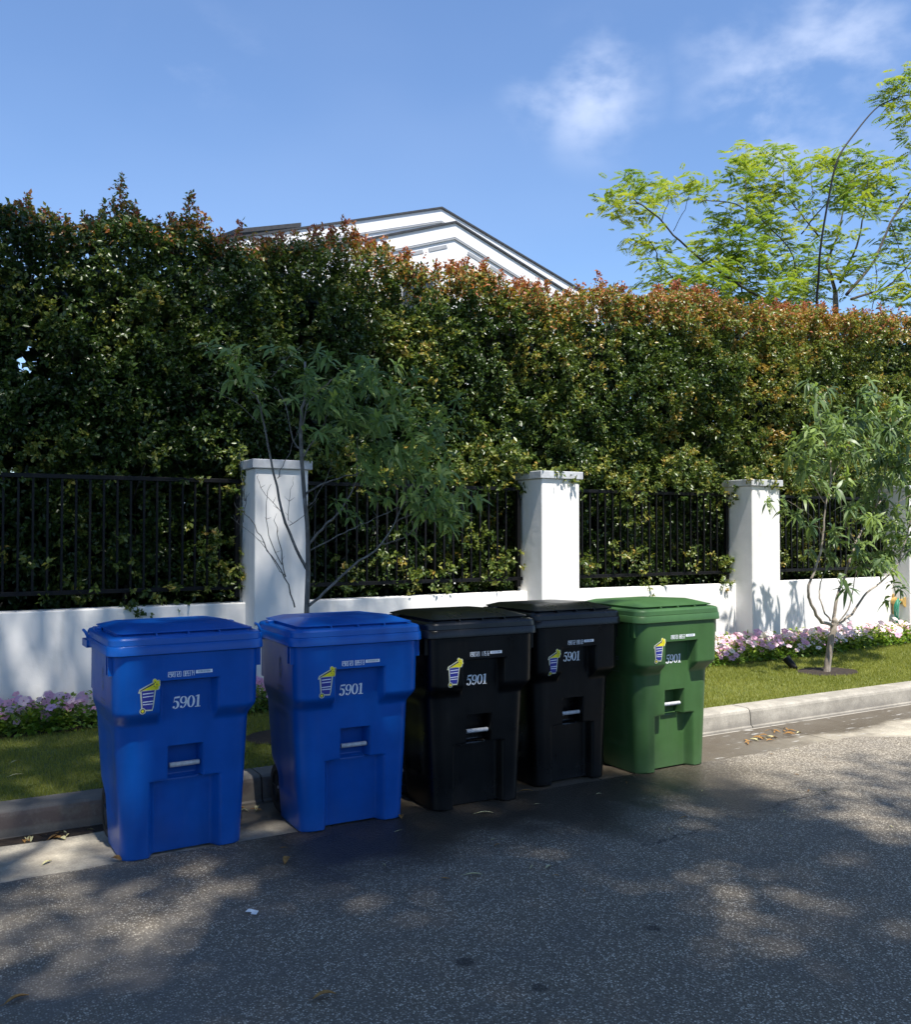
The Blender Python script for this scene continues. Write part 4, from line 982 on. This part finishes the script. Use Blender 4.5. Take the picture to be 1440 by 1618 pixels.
def lid_mesh():
    m = MB()
    def D(i): return -.080+i
    rings = [rr(.383,-.080,.612,1.088,.07),rr(.391,-.088,.622,1.092,.072),rr(.387,-.084,.620,1.122,.072),rr(.380,-.077,.615,1.131,.07),rr(.362,-.052,.600,1.137,.06),
             rr(.336,-.022,.585,1.130,.05),rr(.334,-.018,.58,1.142,.05),rr(.345,-.040,.585,1.147,.035),rr(.344,-.039,.585,1.152,.035)]
    top = [(0,0,0)]
    V,F = loft(rings); m.add(V,F)
    # hipped dome: from the lip up to a long flat crest that sinks towards the hinge
    lip = rr(.344,-.039,.585,1.152,.035)
    def dome(s,z):
        out=[]
        for (x,y,_) in lip:
            nx = x*(1-s*.26); ny = (y if y > .3 else y+(.15*s)*(1 if y < .25 else (.3-y)/.05)); ny = ny-(.03*s if ny > .3 else 0)
            zz = 1.152+(z-1.152)*(1.0 if y < .3 else .55); out.append((nx,ny,zz))
        return out
    V,F = loft([dome(0,1.152),dome(.5,1.168),dome(1.0,1.184)],cap=True); m.add(V,F)
    for x in (-.16,0,.16): m.box(x-.004,x+.004,-.052,-.014,1.128,1.148)
    for sx in (-1,1): m.box(min(sx*.34,sx*.378),max(sx*.34,sx*.378),.40,.46,1.128,1.150)
    return m
def handle_mesh():
    m = MB()
    m.tube([(-.25,.60,1.10),(-.25,.66,1.125),(-.23,.685,1.128),(.23,.685,1.128),(.25,.66,1.125),(.25,.60,1.10)],.014,10)
    for sx in (-1,1):
        m.box(sx*.25-.014,sx*.25+.014,.585,.66,1.07,1.115)
        m.tube([(sx*.395,.50,1.09),(sx*.408,.50,1.118),(sx*.408,.56,1.122),(sx*.395,.60,1.11)],.008,8)
    return m
def wheel_meshes():
    m = MB(); m.lathe([(-.026,.10),(-.026,.138),(-.018,.146),(.018,.146),(.026,.138),(.026,.10)],'x',32)
    h = MB(); h.lathe([(-.020,.012),(-.022,.03),(-.014,.05),(-.014,.09),(-.024,.102),(.024,.102),(.014,.09),(.014,.03),(.02,.012)],'x',28)
    for k in range(5):
        a = 2*math.pi*k/5; h.tube([(-.018,math.cos(a)*.03,math.sin(a)*.03),(-.018,math.cos(a)*.10,math.sin(a)*.10)],.008,5)
    return m, h
# lettering -----------------------------------------------------------------
def stroke(m, pts, wid, mi=0):
    V=[];k=len(pts)
    for i,(p,w) in enumerate(zip(pts,wid)):
        a=Vector(pts[max(0,i-1)]);b=Vector(pts[min(k-1,i+1)]);t=(b-a).normalized();nn=Vector((-t.y,t.x))
        V += [(p[0]+nn.x*w/2,0,p[1]+nn.y*w/2),(p[0]-nn.x*w/2,0,p[1]-nn.y*w/2)]
    m.add(V,[(2*i,2*i+1,2*i+3,2*i+2) for i in range(k-1)],mi)
def disc(m,c,r,mi=0,n=14): m.add([(c[0]+r*math.cos(2*math.pi*k/n),0,c[1]+r*math.sin(2*math.pi*k/n)) for k in range(n)],[tuple(range(n))],mi)
def poly(m,pts,mi=0): m.add([(a,0,b) for a,b in pts],[tuple(range(len(pts)))],mi)
def arc(cx,cy,rx,ry,a0,a1,n=18): return [(cx+rx*math.cos(math.radians(a0+(a1-a0)*k/n)),cy+ry*math.sin(math.radians(a0+(a1-a0)*k/n))) for k in range(n+1)]
def digit(ch):
    m = MB()
    if ch == '0':
        p = arc(.31,.5,.235,.46,0,360,32); stroke(m,p,[.045+.135*abs(math.cos(math.radians(360*k/32))) for k in range(33)])
    if ch == '1':
        poly(m,[(.16,.04),(.34,.04),(.34,1.0),(.16,1.0)]); poly(m,[(.02,0),(.48,0),(.48,.06),(.02,.06)]); poly(m,[(0,.86),(.17,.88),(.20,1.0),(.14,.98),(.06,.93)])
    if ch == '9':
        p = arc(.29,.68,.215,.27,0,360,30); stroke(m,p,[.045+.12*abs(math.cos(math.radians(360*k/30))) for k in range(31)])
        p = arc(.20,.56,.32,.54,8,-92,20); stroke(m,p,[.16-.11*(k/20) for k in range(21)])
        disc(m,(.13,.12),.095)
    if ch == '5':
        poly(m,[(.14,.84),(.56,.86),(.60,1.02),(.16,.98)])
        stroke(m,[(.16,.96),(.135,.75),(.115,.50)],[.045,.045,.045])
        p = arc(.22,.31,.26,.30,120,-100,22); stroke(m,p,[.04+.145*math.sin(math.pi*min(1,max(0,(k-1)/20))) for k in range(23)])
        disc(m,(.13,.13),.095)
    return m
def place(m, src, ox, oz, s, shear=.0, mi=None):
    m.add([(ox+(x+shear*z)*s, 0, oz+z*s) for x,_,z in src.V], src.F, 0)
    if mi is not None: m.M[-len(src.F):] = [mi]*len(src.F)
    elif any(src.M): m.M[-len(src.F):] = src.M
def drape(m, off=.0016, push=None):
    """lay flat lettering onto the moulded front"""
    m.V = [(x, (front_y(x,z) if push is None else push)-off-abs(y), z) for x,y,z in m.V]
def number_mb(cx,cz,h=.062):
    m = MB(); x = 0
    for ch,adv in (('5',.62),('9',.62),('0',.66),('1',.5)):
        place(m,digit(ch),x*h*.98,0,h,0.06); x += adv
    m.V = [(a+cx-x*h*.49,b,c+cz) for a,b,c in m.V]; return m
SEG = {'0':'abcdef','1':'bc','2':'abged','3':'abgcd','4':'fgbc','5':'afgcd','6':'afgedc','7':'abc','8':'abcdefg','9':'abcfgd','R':'abefg'}
def serial_mb(txt,x0,z0,h=.026,w=.0095):
    m = MB(); x = x0; q = .0023
    for ch in txt:
        if ch != ' ':
            L=x;Rr=x+w*.72;P = {'a':[(L,h),(Rr,h)],'b':[(Rr,h),(Rr,h/2)],'c':[(Rr,h/2),(Rr,0)],'d':[(L,0),(Rr,0)],'e':[(L,h/2),(L,0)],'f':[(L,h),(L,h/2)],'g':[(L,h/2),(Rr,h/2)]}
            for s in SEG[ch]: stroke(m,[(a,z0+b) for a,b in P[s]],[q,q])
            if ch == 'R': stroke(m,[(L,z0+h/2),(Rr,z0)],[q,q])
        x += w
    return m, x
def sticker_mb(cx,cz,s=1.0):
    """municipal cart sticker: open cart with a yellow burst; materials cream, blue, yellow, navy, white"""
    m = MB(); lay = [0]
    def up(k): 
        for i in range(lay[0],len(m.V)): x,y,z = m.V[i]; m.V[i] = (x,.0006*k,z)
        lay[0] = len(m.V)
    # outline, lid line and burst outline
    poly(m,[(.012,.155),(.022,.022),(.098,.018),(.106,.045),(.122,.168),(.020,.172)],0); 
    stroke(m,[(.004,.150),(.010,.172),(.118,.225)],[.012,.012,.012],0)
    for (a,b) in ((.112,.232),(.138,.222),(.142,.200),(.132,.180)): disc(m,(a,b),.016,0,10)
    up(0)
    poly(m,[(.022,.163),(.030,.032),(.094,.028),(.099,.045),(.112,.166)],1); up(1)
    poly(m,[(.024,.170),(.126,.166),(.136,.196),(.120,.228)],2)
    for (a,b) in ((.114,.232),(.135,.220),(.139,.200),(.128,.181)): disc(m,(a,b),.012,2,10)
    up(1)
    stroke(m,[(.012,.166),(.060,.190),(.110,.213)],[.005,.009,.010],3)
    for (a,b) in ((.116,.222),(.126,.206),(.108,.194)): disc(m,(a,b),.004,3,6)
    up(2)
    for z_,w_ in ((.140,.0065),(.118,.006),(.082,.006)): poly(m,[(.030,z_),(.104,z_+.003),(.104,z_+.003+w_),(.030,z_+w_)],4)
    for k in range(8): poly(m,[(.033+.0085*k,.064),(.0395+.0085*k,.064),(.0395+.0085*k,.072),(.033+.0085*k,.072)],4)
    up(2)
    disc(m,(.030,.022),.022,0); up(3); disc(m,(.030,.022),.016,3); up(4); disc(m,(.030,.022),.010,2); up(5)
    m.V = [(cx+(x-.07)*s,y,cz+(z-.12)*s) for x,y,z in m.V]; return m
def finish(mb, name, mats, par, off=.0015):
    mb.V = [(x, front_y(x,z)-off-y, z) for x,y,z in mb.V]
    me = mesh(name, mb.V, mb.F)
    for mm in mats: me.materials.append(mm)
    me.polygons.foreach_set('material_index', mb.M); return link(name, me, par)
tyre_mb, hub_mb = wheel_meshes()
tyre_me = tyre_mb.build('tyre', M['rubber']); hub_me = hub_mb.build('hub', M['rubber'])
proto = {}
def make_bin(x,y,yaw,key,label,serial,num=(0,.745),stk=(-.205,.835),serx=-.11,zs_=.985,xs_=1):
    r = empty('wheeled_bin', (x,y-.035,.006), math.radians(yaw), label, 'bin', 'wheeled bins lined up at the kerb')
    r.scale = (xs_,1,zs_)
    mat = M[key]
    if key not in proto:
        b = MB(); b.V, b.F, b.M = list(bm_.V), list(bm_.F), list(bm_.M)
        body = b.build('body', mat, r, smooth=True, sharp=50)
        lid = lid_mesh().build('lid', mat, r, smooth=True, sharp=14)
        han = handle_mesh().build('handle', mat, r, smooth=True, sharp=50)
        proto[key] = (body.data, lid.data, han.data); bevel(lid,.0035,2)
    else:
        b_, l_, h_ = proto[key]; link('body', b_, r); lid = link('lid', l_, r); bevel(lid,.0035,2); link('handle', h_, r)
    m = MB(); m.tube([(-.076,.022,.455),(.076,.022,.455)],.0125,14); m.build('lift_bar', M['galv'], r, smooth=True, sharp=50)
    m = MB(); m.tube([(-.30,.455,.146),(.30,.455,.146)],.010,8); m.build('axle', M['galv'], r, smooth=True, sharp=50)
    for sx in (-1,1):
        w = link('wheel', tyre_me.data, r, loc=(sx*.276,.455,.146)); link('hub', hub_me.data, w)
    finish(number_mb(*num), 'house_number', [M['print_white']], r)
    sm, xe = serial_mb(serial, serx, .925)
    finish(sm, 'serial_number', [M['print_white']], r)
    m = MB(); bw = .085; poly(m,[(xe+.006,.934),(xe+.006+bw,.934),(xe+.006+bw,.951),(xe+.006,.951)],0)
    k = 0; xx = xe+.016
    while xx < xe+.006+bw-.012:
        ww = random.choice((.0012,.0022,.003)); poly(m,[(xx,.938),(xx+ww,.938),(xx+ww,.949),(xx,.949)],1)
        for i in range(len(m.V)-4,len(m.V)): m.V[i] = (m.V[i][0],.0006,m.V[i][2])
        xx += ww+random.choice((.0015,.0025))
    finish(m, 'barcode_label', [M['print_white'],M['barcode']], r)
    finish(sticker_mb(stk[0],stk[1],.70), 'cart_sticker', [M['print_cream'],M['print_blue'],M['print_yellow'],M['print_navy'],M['print_white']], r)
    # moulded marks hot-stamped on the left side: an emblem, two lines and an open square
    def side(mb, nm):
        mb.V = [(-hw(z)-.0018, xx2, z) for xx2,_,z in mb.V]; link(nm, mesh(nm, mb.V, mb.F, M['side']), r)
    m = MB()
    for k in range(10):
        a = 2*math.pi*k/10; stroke(m,[(.20+.012*math.cos(a),.90+.030*math.sin(a)),(.20+.028*math.cos(a+.35),.90+.062*math.sin(a+.35))],[.005,.009])
    side(m,'side_emblem')
    for z_ in (.795,.778):
        m = MB()
        for k in range(9): stroke(m,[(.150+.012*k,z_),(.158+.012*k,z_)],[.009,.009])
        side(m,'side_text')
    m = MB(); stroke(m,[(.165,.750),(.245,.750),(.245,.690),(.165,.690),(.165,.750)],[.003]*5); side(m,'side_square')
    return r
M['side'] = simple('faded_print', (.16,.19,.24), .6)
make_bin(1.156,4.815,1.2,'blue','leftmost blue wheeled bin, standing apart at the left end of the row','R9R0720 089374',num=(.0,.750),zs_=.988)
make_bin(2.085,4.775,-1.2,'blue','second blue wheeled bin, between the first blue bin and the black bins','R9R0720 089373',num=(-.030,.748),stk=(-.20,.840),zs_=.980)
make_bin(2.880,4.745,-1.5,'black','nearer black wheeled bin, right beside the second blue bin','R9R0720 117516',num=(-.022,.742),stk=(-.215,.835),serx=-.105,zs_=.980,xs_=.97)
make_bin(3.690,4.885,0,'black','farther black wheeled bin with dusty streaks, between the other black bin and the green bin','R9R0722 890132',num=(-.016,.806),stk=(-.222,.815),serx=-.10,xs_=.935)
make_bin(4.492,4.785,1,'green','green wheeled bin at the right end of the row, half in sun','R9R0720 880532',num=(-.014,.746),stk=(-.210,.850),serx=-.10)
bpy.data.objects.remove(tyre_me); bpy.data.objects.remove(hub_me)

# ------------------------------------------------------------------ litter
def leaf_litter(x,y,z,L,W,rot,mat,curl,label,name='fallen_leaf',grp=None):
    m = MB(); K = 7; V=[]
    for i in range(K):
        t = i/(K-1); w = W*math.sin(math.pi*min(1,t*.92+.04))**.8*.5+.0004; c = curl*math.sin(math.pi*t)*L; b = .10*L*math.sin(2.2*t)
        V += [((t-.5)*L,b-w,.004+c*1.2+w*.5),((t-.5)*L,b,.003+c),((t-.5)*L,b+w,.004+c*.8+w*.5)]
    F=[(3*i+j,3*i+3+j,3*i+4+j,3*i+1+j) for i in range(K-1) for j in range(2)]
    m.add(V,F)
    m.tube([((-.5)*L,0,.004),((-.68)*L,.02*L,.003)],.0008,4)
    o = m.build(name, mat, None, smooth=True); o.location=(x,y,z); o.rotation_euler=(random.uniform(-.1,.1),0,rot); tag(o,label,'leaf',grp); return o
R0 = .008
leaf_litter(1.569,4.39,R0,.095,.035,.9,M['dryleaf'],.10,'curled orange brown leaf on the asphalt in front of the gap between the blue bins')
leaf_litter(1.226,3.047,R0,.085,.026,-.15,M['dryleaf'],.10,'orange brown leaf lying at the bottom middle of the road')
leaf_litter(.286,3.565,R0,.085,.025,.25,M['dryleaf'],.08,'narrow brown leaf on the road near the bottom left corner')
leaf_litter(2.271,3.764,R0,.085,.014,-.55,M['paleleaf'],.04,'pale narrow leaf on the asphalt in front of the nearer black bin')
leaf_litter(2.647,3.669,R0,.045,.016,.2,M['paleleaf'],.04,'tiny pale leaf on the asphalt in front of the farther black bin')
leaf_litter(2.823,4.55,R0,.10,.016,-.5,M['paleleaf'],.04,'pale slender leaf at the foot of the nearer black bin')
leaf_litter(3.286,4.80,R0,.09,.018,-.5,M['dryleaf'],.05,'tan leaf lying between the feet of the two black bins')
leaf_litter(.835,4.84,R0,.07,.03,2.0,M['dryleaf'],.12,'orange leaf against the left foot of the leftmost blue bin')
leaf_litter(2.377,4.73,R0,.06,.03,1.0,M['dryleaf'],.12,'brown leaf beside the right foot of the second blue bin')
leaf_litter(.53,4.98,.001,.06,.020,.6,M['paleleaf'],.05,'yellow leaf on the gutter concrete at the left')
leaf_litter(.50,6.45,.185,.07,.02,.4,M['paleleaf'],.05,'pale leaf lying on the shaded lawn left of the bins, farther one')
leaf_litter(.47,6.1,.182,.08,.014,.1,M['paleleaf'],.05,'thin pale leaf lying on the shaded lawn left of the bins, nearer one')
for k,(cx,cy,n,rx,lab,gp) in enumerate([(.60,5.385,13,.17,'dry leaf or twig in the dark litter against the kerb, left of the bins','litter against the kerb at the left'),
                              (5.75,5.12,16,.22,'dry orange leaf in the damp gutter right of the green bin','leaves in the damp gutter'),(6.15,5.18,10,.14,'dry orange leaf in the damp gutter right of the green bin','leaves in the damp gutter'),
                              (1.62,5.33,6,.10,'small dry leaf in the dark gap between the blue bins','leaves between the blue bins')]):
    for _ in range(n):
        leaf_litter(cx+random.gauss(0,rx*.55),min(5.41,cy+random.gauss(0,.03 if k in (0,3) else .05)),.001,random.uniform(.03,.09),random.uniform(.008,.03),random.uniform(0,6.28),random.choice([M['dryleaf'],M['dryleaf'],M['paleleaf']]),random.uniform(.05,.16),lab,grp=gp)
for _ in range(26):
    x=random.uniform(1.6,6.0); y=random.uniform(3.0,4.7)
    leaf_litter(x,y,R0,random.uniform(.02,.05),random.uniform(.004,.009),random.uniform(0,6.28),random.choice([M['dryleaf'],M['paleleaf']]),.03,'tiny leaf fragment scattered on the dark asphalt in front of the bins',name='leaf_fragment',grp='leaf fragments on the asphalt')
m = MB(); pts=[(0,0,.004),(.02,.03,.01),(.015,.06,.008),(-.01,.075,.005),(-.02,.05,.009)]
m.add([(0,-.01,.003),(.03,0,.006),(.02,.03,.012),(.03,.055,.006),(0,.05,.004),(.005,.02,.006),(-.012,.01,.005)],[(0,1,5,6),(1,2,5),(5,2,3,4)])
o = m.build('paper_scrap', M['paper']); o.location=(1.228,3.853,R0); o.rotation_euler=(0,0,.6); tag(o,'small torn white paper scrap on the asphalt in front of the blue bins','paper scrap')
# dirt packed into the foot of the kerb
m = MB(); K=60; V=[]
for i in range(K):
    x=-.3+1.5*i/(K-1); a=.03+.05*max(0,math.sin((x-.1)*3.0)); V += [(x,5.432,.012+.3*a*.3),(x,5.432-a,.0035)]
m.add(V,[(2*i,2*i+1,2*i+3,2*i+2) for i in range(K-1)]); tag(m.build('gutter_dirt', M['soil']),kind='structure')
